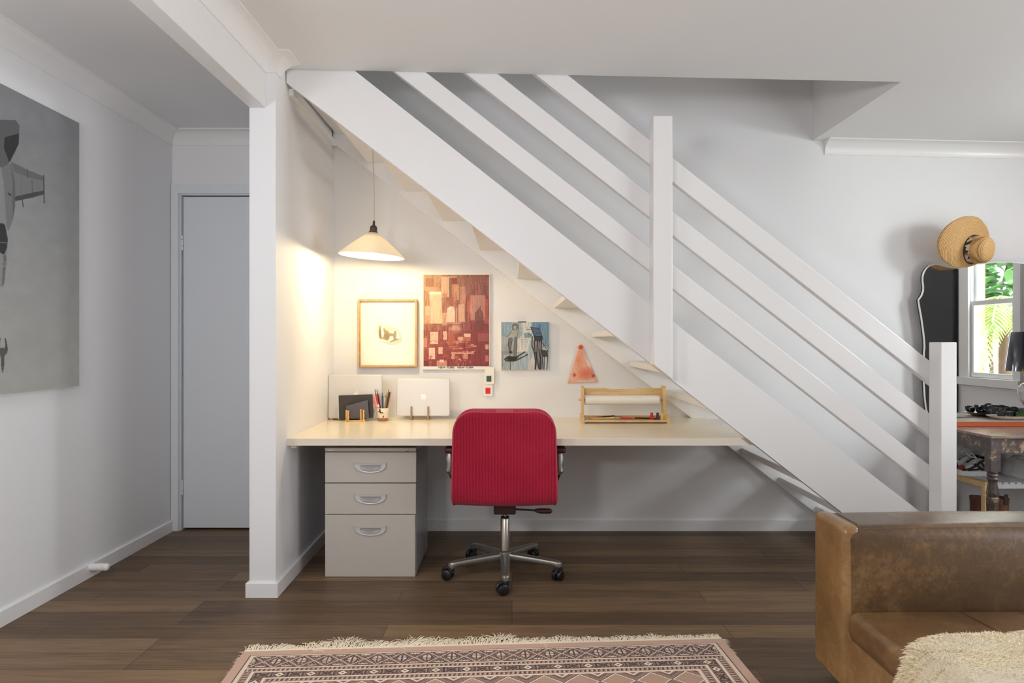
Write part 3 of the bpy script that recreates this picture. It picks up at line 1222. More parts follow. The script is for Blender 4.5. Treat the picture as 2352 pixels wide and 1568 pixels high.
# mechanism, lever, gas column
mc = MB().box(CHX - 0.052, CHX + 0.052, 3.22, 3.44, 0.322, 0.375)
mc.box(CHX - 0.046, CHX + 0.046, 3.29, 3.42, 0.306, 0.3215).box(CHX - 0.15, CHX + 0.15, 3.30, 3.40, 0.372, 0.392)
mech = mc.build('mechanism', M['dark_mech'], ch, bevel=0.006)
lv = MB().tube([(CHX + 0.045, 3.27, 0.337), (CHX + 0.10, 3.262, 0.336), (CHX + 0.148, 3.255, 0.335)], 0.0045, 10).build('lever', M['dark_mech'], ch, smooth=True)
MB().tube([(CHX + 0.142, 3.256, 0.335), (CHX + 0.152, 3.255, 0.334), (CHX + 0.17, 3.253, 0.333), (CHX + 0.215, 3.25, 0.333), (CHX + 0.226, 3.249, 0.333)],
          [0.005, 0.0095, 0.0125, 0.0125, 0.006], 12).build('paddle', M['maroon_plastic'], lv, smooth=True)
MB().lathe([(0.0098, 0.27), (0.0098, 0.308)], (CHX, CHY, 0), 20).build('gas_piston', M['chrome'], ch, smooth=True)
MB().lathe([(1e-6, 0.092), (0.0245, 0.092), (0.0215, 0.105), (0.0222, 0.272), (0.020, 0.275), (1e-6, 0.275)], (CHX, CHY, 0), 28).build('column_sleeve', M['chrome'], ch, smooth=True)
MB().lathe([(1e-6, 0.275), (0.0205, 0.275), (0.0205, 0.282), (0.012, 0.283), (1e-6, 0.283)], (CHX, CHY, 0), 24).build('column_collar', M['black_plastic'], ch, smooth=True)
MB().lathe([(1e-6, 0.068), (0.030, 0.068), (0.036, 0.09), (0.034, 0.112), (0.026, 0.118), (1e-6, 0.118)], (CHX, CHY, 0), 28).build('base_hub', M['alu'], ch, smooth=True)
R5 = 0.285
swiv = [2.0, 2.6, 0.7, 2.3, 1.2]
for k in range(5):
    a = -math.pi / 2 + k * 2 * math.pi / 5 + 0.02
    dv = Vector((math.cos(a), math.sin(a), 0))
    sd = Vector((-dv.y, dv.x, 0))
    c0 = Vector((CHX, CHY, 0))

    def legp(u, v, dv=dv, sd=sd, c0=c0):
        # v along leg, u around
        r = 0.022 + v * (R5 - 0.022)
        top = 0.108 - 0.016 * v - 0.006 * v * v
        hgt = 0.036 - 0.012 * v
        wd = 0.0225 - 0.0045 * v
        if v > 0.93:
            q = (v - 0.93) / 0.07
            wd *= math.sqrt(max(0.02, 1 - q * q * 0.9))
            top -= 0.005 * q * q
            hgt += 0.014 * (1 - q * 0.2)
        elif v > 0.86:
            hgt += 0.014 * (v - 0.86) / 0.07
        an = u * 2 * math.pi
        cxx = math.copysign(abs(math.cos(an)) ** 0.6, math.cos(an))
        szz = math.copysign(abs(math.sin(an)) ** 0.6, math.sin(an))
        p = c0 + dv * r + sd * (wd * cxx)
        return (p.x, p.y, top - hgt / 2 + szz * hgt / 2)
    lm = MB().grid(legp, 20, 26, True)
    n0 = 25 * 20
    lm.f.append(tuple(range(n0, n0 + 20)))
    lg = lm.build('base_leg', M['alu'], ch, smooth=True, angle=60)
    # twin-wheel caster
    cpos = c0 + dv * (R5 - 0.012)
    sw = swiv[k]
    ax = Vector((math.cos(sw), math.sin(sw), 0))
    fw = Vector((-ax.y, ax.x, 0))
    wc = cpos + fw * 0.016
    rot = ax.to_track_quat('Z', 'Y').to_matrix()
    cm = MB()
    cm.lathe([(0.010, 0.030), (0.0165, 0.034), (0.0165, 0.052), (0.014, 0.062), (1e-6, 0.062)], (cpos.x, cpos.y, 0.0), 18)
    for s in (-1, 1):
        cc = wc + ax * (0.0125 * s) + Vector((0, 0, 0.0255))
        cm.lathe([(1e-6, -0.0115), (0.020, -0.0115), (0.0245, -0.008), (0.0255, -0.003), (0.0255, 0.003), (0.0245, 0.008), (0.020, 0.0115), (1e-6, 0.0115)],
                 cc, 26, rot)
    hood = []
    for q in range(9):
        an = math.radians(20 + q * 17)
        hood.append(wc + fw * (-0.0295 * math.cos(an)) + Vector((0, 0, 0.0265 + 0.0295 * math.sin(an))))
    cm.tube(hood, 0.008, 10)
    cm.build('caster', M['black_plastic'], lg, smooth=True)

# =================================================================== PENDANT LAMP
LX, LY = -0.7426, 3.655
pl = empty('pendant_lamp', (LX, LY, 1.59), 'white cone pendant lamp hanging under the stairs', 'pendant lamp')
tilt = Matrix.Rotation(math.radians(3.8), 3, 'Y')
zr = 1.596
LC = Vector((LX, LY, zr + 0.128))


def lp(prof, n=48):
    m = MB()
    vs, fs = [], []
    m.lathe([(r, z - 0.128) for r, z in prof], LC, n, tilt)
    return m


sh = lp([(0.021, 0.128), (0.06, 0.0985), (0.12, 0.0505), (0.171, 0.006), (0.1735, 0.001), (0.1735, -0.001)])
sh.f = [f for f in sh.f if len(f) == 4]
o = sh.build('lamp_shade', M['opal'], pl, smooth=True, angle=60)
md = o.modifiers.new('solid', 'SOLIDIFY')
md.thickness = 0.002
md.offset = -1
lp([(1e-6, 0.126), (0.024, 0.126), (0.024, 0.130), (0.0195, 0.134), (0.0195, 0.150), (0.017, 0.160), (0.010, 0.165), (0.007, 0.167), (0.0055, 0.190), (1e-6, 0.190)], 24).build('cap', M['bakelite'], pl, smooth=True)
cpt = []
for k in range(18):
    t = k / 17
    z = zr + 0.188 + t * (2.2065 - zr - 0.188)
    cpt.append((LX + 0.0041 + 0.003 * math.sin(t * 5.2) - 0.004 * t, LY, z))
MB().tube(cpt, 0.0028, 8).build('cord', M['cord'], pl, smooth=True)
MB().ball((LX, LY, zr + 0.042), 0.027, 12).build('bulb', M['bulb'], pl, smooth=True)

# =================================================================== ARTWORK ON THE WALL
M['ink'] = attr_mat('printed_sheet', 0.6)
M['ink_paint'] = attr_mat('painted_canvas', 0.65, 0.25)
YA = YB


def wall_box(x0, x1, y0, y1, yb, yf):
    """pixel box to solid between depth yb (wall) and yf (front)"""
    a = PXZ(x0, y1, yf)
    b = PXZ(x1, y0, yf)
    return a[0], b[0], yf, yb, a[1], b[1]


# framed sketch
fr = empty('framed_drawing', P(889, 843, YB), 'square pale wood frame with a small olive ink drawing', 'picture frame')
x0, x1, yf, yb, z0, z1 = wall_box(822, 957.5, 687, 842.5, YB, YB - 0.032)
mb = MB()
tf = 0.0115
mb.box(x0, x0 + tf, yf, yb, z0, z1).box(x1 - tf, x1, yf, yb, z0, z1)
mb.box(x0 + tf, x1 - tf, yf, yb, z1 - tf, z1).box(x0 + tf, x1 - tf, yf, yb, z0, z0 + tf)
mb.build('frame', M['frame_wood'], fr, bevel=0.0015)
cv = Canvas(280, 316, (247, 243, 233))
S = 0.2437
ox, oy = 215, 195


def q(pts):
    return [((x - ox) * S * 1.105, (y - oy) * S * 1.085) for x, y in pts]


out_b = [(520, 765), (530, 640), (550, 600), (640, 630), (780, 675), (930, 715), (965, 800), (995, 900), (990, 950), (930, 980), (840, 1010), (760, 1008), (680, 975), (600, 935), (570, 890), (552, 770)]
cv.poly(q(out_b), (214, 203, 180), 0.75)
cv.line(q(out_b + out_b[:1]), 2.2, (190, 176, 146), 0.45)
for hole in ([(600, 640), (660, 690), (640, 800), (610, 870), (605, 700)], [(755, 740), (850, 748), (838, 795), (775, 785)], [(765, 850), (830, 858), (838, 920), (800, 945), (735, 945), (762, 900)], [(895, 770), (925, 740), (950, 860), (940, 895), (885, 890)], [(575, 895), (650, 925), (740, 960), (690, 955), (610, 925)]):
    cv.poly(q(hole), (247, 243, 233), 0.9)
cv.poly(q([(570, 660), (590, 655), (605, 760), (612, 860), (640, 885), (660, 800), (640, 700), (660, 692), (690, 735), (730, 745), (758, 790), (838, 800), (850, 750), (885, 752), (893, 800), (885, 895), (940, 898), (930, 918), (870, 935), (790, 962), (755, 960), (800, 930), (838, 905), (830, 850), (768, 845), (755, 900), (720, 930), (650, 905), (575, 890), (553, 830)]), (150, 132, 88), 0.8)
cv.poly(q([(570, 700), (600, 720), (610, 870), (575, 885), (555, 820)]), (126, 108, 68), 0.55)
cv.ell(*q([(715, 850)])[0], 16, 20, (128, 110, 68), 0.5, 0.6)
cv.line(q([(400, 1250), (1120, 1252)]), 1.0, (222, 210, 186), 0.7)
cv.line(q([(1110, 450), (1110, 1250)]), 1.0, (232, 222, 204), 0.6)
cv.noise(1.5)
ink_grid('mounted_paper', M['ink'], (x0 + tf, YB - 0.010, z1 - tf), (x1 - x0 - 2 * tf, 0, 0), (0, 0, -(z1 - z0 - 2 * tf)), cv.out(), fr)

# city poster
po = empty('city_poster', P(1048, 849, YB), 'tall rust red city skyline poster reading NEW YORK twice', 'poster')
yp = YB - 0.016
x0, x1, yf, yb, z0, z1 = wall_box(970.5, 1125.5, 628.5, 848.5, YB, yp)
B(x0, x1, yp + 0.0012, YB, z0, z1).build('backing_board', M['paper'], po)
cv = Canvas(300, 412, (182, 122, 100))
k1, k2 = 300 / 793.0, 412 / 1092.0


def R(xa, ya, xb, yb2, c, op=0.85):
    cv.rect((xa - 65) * k1, (ya - 58) * k2, (xb - 65) * k1, (yb2 - 58) * k2, c, op)


def Q(pts, c, op=0.85):
    cv.poly([((x - 65) * k1, (y - 58) * k2) for x, y in pts], c, op)


gx, gy = cv.xx / 300, cv.yy / 412
base = np.stack([178 - 42 * gx - 22 * gy, 128 - 46 * gx - 52 * gy + 20 * (1 - gy) * (1 - gx), 100 - 20 * gx - 26 * gy], -1)
cv.a = base
cv.noise(14, 3, 26)
cv.noise(10, 14, 40)
cv.noise(9, 2, 3)
R(65, 58, 270, 250, (196, 146, 112), 0.5)
R(90, 100, 190, 200, (146, 96, 74), 0.6)
R(80, 205, 240, 250, (214, 168, 132), 0.5)
R(278, 80, 372, 330, (214, 178, 146), 0.8)
R(372, 78, 472, 100, (200, 170, 150), 0.8)
R(375, 92, 404, 345, (120, 92, 80), 0.85)
R(404, 92, 470, 168, (136, 58, 60), 0.85)
R(404, 168, 430, 350, (186, 116, 88), 0.9)
R(430, 172, 492, 360, (206, 160, 132), 0.7)
R(440, 260, 470, 330, (170, 120, 96), 0.7)
R(500, 200, 575, 620, (202, 156, 130), 0.6)
R(290, 280, 350, 420, (170, 116, 90), 0.6)
R(330, 320, 470, 420, (150, 90, 72), 0.5)
R(500, 80, 850, 180, (140, 90, 84), 0.5)
R(560, 110, 650, 280, (138, 88, 84), 0.45)
R(760, 150, 830, 330, (120, 78, 76), 0.5)
R(630, 300, 800, 600, (204, 158, 138), 0.6)
Q([(560, 400), (590, 420), (580, 560), (600, 640), (570, 640), (552, 500)], (120, 88, 80), 0.7)
Q([(588, 380), (634, 330), (630, 430), (606, 620), (596, 640)], (190, 92, 72), 0.85)
Q([(684, 520), (700, 490), (735, 455), (748, 425), (762, 470), (785, 520), (795, 760), (676, 760)], (112, 66, 66), 0.85)
R(795, 340, 850, 640, (186, 96, 88), 0.6)
R(820, 340, 850, 560, (150, 74, 72), 0.6)
R(80, 430, 160, 545, (226, 192, 156), 0.85)
R(65, 550, 150, 640, (214, 174, 138), 0.6)
Q([(135, 262), (278, 262), (292, 640), (150, 636)], (236, 206, 170), 0.95)
R(135, 258, 272, 288, (250, 234, 210), 0.9)
Q([(350, 460), (390, 430), (430, 440), (444, 490), (444, 622), (338, 622), (346, 500)], (242, 214, 186), 0.9)
R(290, 510, 345, 660, (224, 186, 150), 0.6)
R(448, 440, 480, 620, (150, 104, 84), 0.6)
R(455, 450, 466, 620, (222, 184, 156), 0.7)
R(485, 410, 560, 615, (216, 178, 150), 0.7)
R(340, 622, 520, 645, (200, 150, 124), 0.7)
cv.ell((450 - 65) * k1, (705 - 58) * k2, 34, 26, (226, 184, 158), 0.7, 0.5)
R(65, 720, 858, 1150, (138, 62, 54), 0.42)
R(660, 640, 858, 1150, (126, 58, 58), 0.5)
for (a, b2, c2, d2_, col) in ((145, 738, 242, 880, (240, 208, 180)), (298, 730, 350, 830, (232, 190, 160)), (360, 740, 440, 900, (176, 96, 78)), (130, 925, 205, 1062, (244, 216, 188)),
                           (243, 920, 296, 1000, (238, 200, 170)), (552, 760, 632, 798, (240, 206, 184)), (540, 800, 632, 850, (190, 112, 94)), (476, 796, 540, 850, (226, 178, 152)),
                           (400, 978, 668, 1000, (222, 168, 146)), (400, 1000, 440, 1060, (214, 164, 140)), (545, 1000, 600, 1060, (206, 150, 130)), (225, 1080, 346, 1150, (206, 150, 124)), (258, 1070, 310, 1102, (240, 210, 180)),
                           (65, 810, 108, 920, (206, 140, 112)), (66, 1080, 130, 1150, (108, 44, 40)), (810, 890, 850, 945, (220, 170, 150)), (810, 1020, 850, 1090, (196, 120, 104)), (720, 750, 850, 850, (156, 84, 80))):
    R(a, b2, c2, d2_, col, 0.85)
rr = random.Random(3)
for i in range(46):
    a = rr.uniform(390, 640)
    b2 = rr.uniform(840, 980)
    R(a, b2, a + rr.uniform(18, 70), b2 + rr.uniform(5, 16), rr.choice([(228, 176, 150), (200, 120, 100), (150, 66, 56)]), 0.7)
for i in range(60):
    a = rr.uniform(65, 640)
    b2 = rr.uniform(740, 1140)
    R(a, b2, a + rr.uniform(8, 40), b2 + rr.uniform(8, 46), rr.choice([(176, 90, 72), (120, 48, 42), (206, 138, 112), (150, 70, 58)]), 0.45)
for i in range(46):
    a = rr.uniform(440, 580)
    b2 = rr.uniform(1010, 1140)
    R(a, b2, a + rr.uniform(6, 22), b2 + rr.uniform(8, 26), rr.choice([(214, 150, 126), (120, 50, 44), (176, 96, 80)]), 0.6)
for yy in range(300, 640, 13):
    cv.line([((142 - 65) * k1, (yy - 58) * k2), ((288 - 65) * k1, (yy - 58) * k2)], 1.3, (196, 150, 116), 0.55)
for xx in range(150, 285, 14):
    cv.line([((xx - 65) * k1, (290 - 58) * k2), ((xx + 8 - 65) * k1, (640 - 58) * k2)], 0.9, (206, 160, 124), 0.5)
for (a, b2, c2, d2_) in ((150, 760, 238, 870), (135, 950, 200, 1055), (248, 940, 292, 995), (85, 440, 155, 540), (490, 420, 556, 610), (352, 480, 440, 615), (230, 1090, 342, 1148)):
    for yy in range(b2, d2_, 14):
        cv.line([((a - 65) * k1, (yy - 58) * k2), ((c2 - 65) * k1, (yy - 58) * k2)], 1.2, (186, 128, 100), 0.4)
for i in range(150):
    a = rr.uniform(65, 858)
    b2 = rr.uniform(58, 700)
    cv.line([((a - 65) * k1, (b2 - 58) * k2), ((a - 65) * k1, (b2 + rr.uniform(30, 130) - 58) * k2)], rr.uniform(0.8, 2.2), rr.choice([(224, 186, 158), (120, 76, 66), (160, 96, 80)]), 0.28)
cv.noise(8, 1, 2)
ax0, _, az1 = P(972.8, 631, yp)
ax1, _, az0 = P(1123.5, 840.8, yp)
ink_grid('printed_sheet', M['ink'], (ax0, yp, az1), (ax1 - ax0, 0, 0), (0, 0, -(az1 - az0)), cv.out(), po)


def text_mesh(name, body, size, loc, rot, m, parent, sx=1.0, extrude=0.0003):
    cu = bpy.data.curves.new(name, 'FONT')
    cu.body = body
    cu.size = size
    cu.extrude = extrude
    cu.align_x = 'CENTER'
    cu.offset = size * 0.012
    ob = bpy.data.objects.new(name, cu)
    me = bpy.data.meshes.new_from_object(ob)
    bpy.data.objects.remove(ob)
    me.materials.clear()
    me.materials.append(m)
    mo = bpy.data.objects.new(name, me)
    COL.objects.link(mo)
    me.transform(Matrix.Scale(sx, 4, (1, 0, 0)))
    mo.parent = parent
    me.transform(Matrix.Translation(Vector(loc) - world_off(parent)) @ Euler(rot).to_matrix().to_4x4())
    return mo


M['black_ink'] = mat('black_ink', (44, 30, 28), 0.8)
pz = P(1047.3, 845.6, yp)
text_mesh('lettering', 'NEW YORK   NEW YORK', 0.0152, (pz[0], yp, pz[2]), (math.pi / 2, 0, 0), M['black_ink'], po, 1.22)

# blue figure painting
pa = empty('blue_painting', P(1206, 850, YB), 'small square blue and white painting with black sketched figures', 'painting')
yp = YB - 0.03
x0, x1, yf, yb, z0, z1 = wall_box(1151.3, 1260.8, 739.5, 849.3, YB, yp)
B(x0, x1, yp + 0.0008, YB - 0.001, z0, z1).build('canvas', M['paper'], pa)
cv = Canvas(250, 250, (168, 180, 184))
kk = 250 / 992.0


def V(pts):
    return [((x - 102) * kk, (y - 88) * kk) for x, y in pts]


BK, WH, BL, GR = (36, 34, 34), (220, 216, 206), (104, 138, 164), (120, 114, 108)
cv.noise(10, 6, 60)
cv.poly(V([(102, 88), (330, 88), (300, 280), (200, 400), (102, 360)]), (126, 158, 178), 0.75)
cv.poly(V([(102, 380), (260, 400), (250, 700), (102, 700)]), (168, 166, 164), 0.6)
cv.poly(V([(530, 88), (720, 88), (730, 420), (640, 700), (430, 700), (440, 450), (560, 330)]), WH, 0.8)
cv.poly(V([(720, 88), (1095, 88), (1095, 640), (960, 560), (950, 330), (740, 320)]), BL, 0.9)
cv.poly(V([(570, 320), (730, 320), (730, 410), (580, 410)]), (116, 146, 158), 0.8)
cv.poly(V([(660, 900), (800, 760), (800, 1080), (660, 1080)]), (206, 198, 186), 0.7)
cv.poly(V([(380, 900), (660, 800), (660, 1080), (380, 1080)]), (164, 182, 196), 0.7)
cv.noise(11, 3, 34)
rr = random.Random(9)
for i in range(130):
    x, y = rr.uniform(102, 1095), rr.uniform(88, 1000)
    cv.line(V([(x, y), (x + rr.uniform(-10, 10), y + rr.uniform(50, 200))]), rr.uniform(0.8, 2.6), rr.choice([WH, (150, 170, 186), (188, 186, 180), (96, 118, 138)]), 0.3)
cv.ell(*V([(385, 190)])[0], 18, 22, (78, 72, 68), 0.85, 0.5)
cv.ell(*V([(385, 205)])[0], 11, 15, (196, 190, 184), 0.8, 0.4)
for i in range(34):
    a = rr.uniform(0, 6.28)
    x, y = 385 + 62 * math.cos(a), 180 + 70 * math.sin(a)
    cv.line(V([(x, y), (x + rr.uniform(-30, 30), y + rr.uniform(-24, 30))]), 1.6, (58, 54, 52), 0.6)
cv.poly(V([(320, 260), (440, 250), (440, 380), (370, 390), (250, 400), (210, 400)]), (172, 166, 160), 0.8)
cv.line(V([(320, 265), (270, 350), (210, 400)]), 3, (74, 70, 68), 0.8)
cv.line(V([(446, 120), (452, 260), (436, 380)]), 4, (92, 86, 84), 0.7)
cv.poly(V([(270, 410), (330, 400), (312, 560), (300, 690), (250, 690), (246, 560)]), (104, 98, 94), 0.85)
cv.poly(V([(370, 390), (432, 390), (430, 600), (415, 780), (390, 890), (350, 890), (352, 640)]), (112, 106, 102), 0.85)
cv.line(V([(262, 420), (246, 560), (280, 700), (290, 1070)]), 4, (52, 48, 48), 0.85)
cv.line(V([(432, 390), (430, 600), (410, 790), (372, 900)]), 3, (62, 58, 56), 0.8)
cv.line(V([(340, 420), (306, 590), (300, 700)]), 3, (44, 42, 42), 0.8)
cv.poly(V([(104, 690), (250, 680), (330, 700), (310, 750), (190, 760), (110, 770)]), (142, 136, 130), 0.8)
cv.ell(*V([(300, 710)])[0], 12, 8, BK, 0.8, 0.4)
cv.poly(V([(160, 850), (240, 790), (400, 800), (470, 800), (380, 900), (300, 905), (190, 900)]), BK, 0.92)
cv.ell(*V([(215, 865)])[0], 11, 7, (104, 100, 98), 0.8, 0.5)
cv.line(V([(430, 800), (520, 750), (592, 705)]), 7, (48, 46, 48), 0.9)
cv.line(V([(400, 880), (470, 850), (560, 800), (642, 762)]), 8, (56, 54, 56), 0.9)
cv.line(V([(450, 830), (560, 790), (600, 770)]), 3, (168, 166, 164), 0.8)
cv.line(V([(128, 780), (124, 900), (130, 1010)]), 4, (88, 84, 82), 0.6)
cv.poly(V([(715, 190), (790, 210), (890, 200), (930, 260), (960, 400), (780, 400)]), (68, 92, 116), 0.85)
cv.line(V([(706, 190), (790, 206), (880, 214)]), 4, (44, 56, 70), 0.8)
cv.line(V([(905, 150), (880, 240)]), 4, (40, 48, 60), 0.8)
cv.line(V([(720, 200), (760, 300), (790, 380)]), 5, (46, 54, 66), 0.8)
cv.line(V([(628, 245), (740, 232)]), 3, BK, 0.8)
cv.line(V([(650, 312), (750, 388)]), 3, BK, 0.85)
for t in range(2):
    cv.line(V([(800 + t * 4, 380), (820, 330), (880, 308), (935, 330), (952, 390), (940, 450), (880, 488), (810, 470), (790, 420)]), 2.2, BK, 0.8)
cv.poly(V([(780, 380), (850, 372), (955, 370), (965, 440), (930, 480), (850, 490), (790, 470)]), BK, 0.85)
cv.poly(V([(770, 480), (940, 470), (930, 700), (912, 1060), (870, 1060), (800, 900), (770, 680)]), (122, 116, 118), 0.85)
for pts in ([(745, 400), (738, 580), (790, 720), (812, 900), (800, 1060)], [(790, 470), (800, 650), (850, 860), (886, 1060)], [(850, 480), (840, 680), (826, 880), (815, 1060)], [(900, 470), (880, 620), (912, 860), (900, 1060)], [(940, 450), (930, 640), (925, 900), (916, 1060)]):
    cv.line(V(pts), 5.5, (34, 32, 36), 0.88)
cv.line(V([(820, 500), (822, 700)]), 4, (200, 200, 204), 0.7)
cv.line(V([(890, 510), (880, 640)]), 3, (206, 206, 208), 0.7)
cv.poly(V([(935, 660), (1060, 660), (1075, 800), (950, 810)]), (48, 46, 48), 0.9)
cv.line(V([(955, 520), (985, 560), (1075, 690)]), 3.2, BK, 0.85)
cv.line(V([(985, 560), (945, 650)]), 3, BK, 0.8)
cv.line(V([(940, 620), (1050, 680)]), 3, (206, 206, 204), 0.8)
for xx in (960, 1000, 1060):
    cv.line(V([(xx, 800), (xx - 14, 1060)]), 5, BK, 0.85)
cv.poly(V([(1000, 840), (1050, 840), (1040, 1060), (1005, 1060)]), (196, 198, 202), 0.7)
cv.line(V([(450, 90), (530, 92), (610, 90)]), 3, BK, 0.8)
for i in range(26):
    x, y = rr.uniform(470, 720), rr.uniform(200, 600)
    cv.line(V([(x, y), (x + rr.uniform(-50, 60), y + rr.uniform(-14, 14))]), 1.4, (92, 90, 90), 0.5)
cv.noise(5, 1, 2)
ink_grid('painted_face', M['ink_paint'], (x0, yp, z1), (x1 - x0, 0, 0), (0, 0, -(z1 - z0)), cv.out(), pa)
MB().box(*[v for v in (P(1190, 738, yp)[0], P(1209, 738, yp)[0], yp + 0.004, YB - 0.004, z1, z1 + 0.004)]).build('clip', M['steel_hook'], pa)

# orange paper cone
tri = [(1303, 879.5), (1374, 877.5), (1339.5, 800), (1340.5, 794.5), (1334, 792), (1327.5, 794.5), (1327.5, 800)]
pcn = empty('paper_cone', P(1335, 879, YB), 'flat orange and white painted paper cone pinned to the wall', 'paper cone')
w_, h_ = 160, 200
cv = Canvas(w_, h_, (236, 214, 196))
cv.noise(6, 4, 12)
cv.poly([(0, 200), (60, 20), (100, 20), (130, 120), (160, 200)], (224, 140, 108), 0.55)
cv.ell(95, 150, 60, 42, (222, 104, 76), 0.75, 0.8)
cv.ell(60, 80, 26, 60, (214, 120, 88), 0.6, 0.9)
cv.ell(36, 158, 11, 13, (150, 66, 40), 0.85, 0.7)
cv.ell(134, 165, 12, 12, (150, 62, 44), 0.8, 0.7)
cv.ell(72, 48, 3, 3, (90, 50, 44), 0.8, 0.5)
cv.poly([(95, 40), (115, 95), (120, 130), (96, 90)], (236, 222, 208), 0.85)
cv.poly([(60, 186), (136, 182), (140, 200), (50, 200)], (234, 210, 188), 0.6)
rr = random.Random(5)
for i in range(170):
    x, y = rr.uniform(10, 150), rr.uniform(30, 195)
    cv.line([(x, y), (x + rr.uniform(-8, 8), y + rr.uniform(-12, 16))], 1.0, rr.choice([(200, 96, 66), (240, 170, 140), (186, 90, 60)]), 0.5)
cv.noise(6, 2, 2)
rgb = cv.out()
# map triangle: rows from apex to base
apx = 0
h2, w2 = rgb.shape[:2]
nv, nu = 70, 50
vs, cols = [], []
for j in range(nv):
    v = j / (nv - 1)
    xl = 1327.5 + (1303 - 1327.5) * v
    xr_ = 1339.5 + (1374 - 1339.5) * v
    yl = 799 + (879.5 - 799) * v
    yr_ = 799 + (877.5 - 799) * v
    for i in range(nu):
        u = i / (nu - 1)
        bulge = 0.006 * math.sin(math.pi * u)
        p = P(xl + (xr_ - xl) * u, yl + (yr_ - yl) * u, YB - 0.004 - bulge)
        vs.append(p)
        cols.append(rgb[min(h2 - 1, int((0.1 + 0.9 * v) * (h2 - 1))), min(w2 - 1, int((((xl + (xr_ - xl) * u) - 1303) / 71.0) * (w2 - 1)))])
fs = [(j * nu + i, j * nu + i + 1, (j + 1) * nu + i + 1, (j + 1) * nu + i) for j in range(nv - 1) for i in range(nu - 1)]
me = bpy.data.meshes.new('paper_sheet')
me.from_pydata(vs, [], fs)
at = me.color_attributes.new('ink', 'FLOAT_COLOR', 'POINT')
c4 = np.ones((len(vs), 4))
c4[:, :3] = s2l(np.array(cols))
at.data.foreach_set('color', c4.ravel())
me.materials.append(M['ink'])
ob = bpy.data.objects.new('paper_sheet', me)
COL.objects.link(ob)
ob.parent = pcn
me.transform(Matrix.Translation(-world_off(pcn)))
me.shade_smooth()
md = ob.modifiers.new('solid', 'SOLIDIFY')
md.thickness = 0.001
pp = P(1333.5, 797.5, YB - 0.006)
M['orange_pom'] = mat('orange_tissue', (240, 110, 62), 0.85, var=0.2, scale=60)
pm = MB()
for k in range(26):
    a = k * 2.399
    r = 0.010 * math.sqrt(k / 26)
    pm.ball((pp[0] + r * math.cos(a), pp[1] - 0.004, pp[2] + 0.001 + r * math.sin(a)), 0.0062, 5)
pm.build('tissue_ball', M['orange_pom'], pcn, smooth=True)

# two chip cards
M['chip_green'] = mat('dark_green_chip', (52, 84, 74), 0.4)
M['chip_red'] = mat('red_chip', (222, 26, 32), 0.4)


def rrect(x0, x1, z0, z1, r, n=6):
    pts = []
    for cx, cz, a0 in ((x1 - r, z0 + r, -90), (x1 - r, z1 - r, 0), (x0 + r, z1 - r, 90), (x0 + r, z0 + r, 180)):
        for k in range(n + 1):
            a = math.radians(a0 + 90 * k / n)
            pts.append((cx + r * math.cos(a), cz + r * math.sin(a)))
    return pts


for nm, yA, bx, chip, cm_, lab in (
        ('paint_sample_card', YB - 0.022, (1113.5, 1135, 842.5, 882), (1117.5, 1128.5, 863, 876), 'chip_green', 'white card with a dark green chip by the poster corner'),
        ('paint_sample_card', YB - 0.012, (1110.5, 1131.5, 872, 909.5), (1115.2, 1126.2, 890.5, 904), 'chip_red', 'white card with a bright red chip below the green one')):
    c_ = empty(nm, P((bx[0] + bx[1]) / 2, bx[3], YB), lab, 'sample card', 'sample cards beside the poster')
    a = PXZ(bx[0], bx[3], yA)
    b = PXZ(bx[1], bx[2], yA)
    cdo = MB().prism(rrect(a[0], b[0], a[1], b[1], 0.007), 'y', yA, yA + 0.0015).build('card', M['paper'], c_)
    a = PXZ(chip[0], chip[3], yA)
    b = PXZ(chip[1], chip[2], yA)
    MB().prism(rrect(a[0] - 0.003, b[0] + 0.003, a[1] - 0.003, b[1] + 0.003, 0.005), 'y', yA - 0.001, yA).build('chip_border', M['silver'], c_)
    MB().prism(rrect(a[0], b[0], a[1], b[1], 0.003), 'y', yA - 0.002, yA - 0.0005).build('colour_chip', M[cm_], c_)
    B(P(1122, 0, YB)[0] - 0.004, P(1122, 0, YB)[0] + 0.004, yA + 0.0015, YB, P(0, bx[2], yA)[2] - 0.012, P(0, bx[2], yA)[2] - 0.004).build('adhesive_pad', M['paper'], c_)

# jet painting on the hall wall
jp = empty('aircraft_picture', (XL, 2.6, 0.93), 'large grey painting of a jet aircraft seen from above on the hall wall', 'painting')
XJ = XL + 0.03
KJ = -XJ * F


def LP(x, y):
    Y = KJ / (CX - x)
    return Y, EYE + (CY - y) * Y / F


ya, za = LP(182, 886)
zb = LP(179, 281)[1]
Y0, Y1 = 1.55, ya
B(XL + 0.001, XJ - 0.0008, Y0, Y1, za, zb).build('canvas', M['paper'], jp)
w_, h_ = 640, 640
cv = Canvas(w_, h_, (122, 124, 126))
t = cv.yy / h_
ttop, tbot = np.array((138, 140, 143.)), np.array((176, 176, 170.))
cv.a = ttop + (tbot - ttop) * t[..., None]
cv.noise(2.5, 20, 20)
cv.noise(2.0, 1, 1)


def J(pts):
    r = []
    for x, y in pts:
        Y, z = LP(x, y)
        r.append(((Y - Y0) / (Y1 - Y0) * w_, (zb - z) / (zb - za) * h_))
    return r


s_ = 0.408


def JJ(pts):  # crop coordinates (0,250) scale 2.45
    return J([(x * s_, 250 + y * s_) for x, y in pts])


yc = J([(0, 500)])[0][0]


def mirror(pts):
    cxx = JJ([(-8, 600)])[0][0]
    return [(2 * cxx - x, y) for x, y in pts]


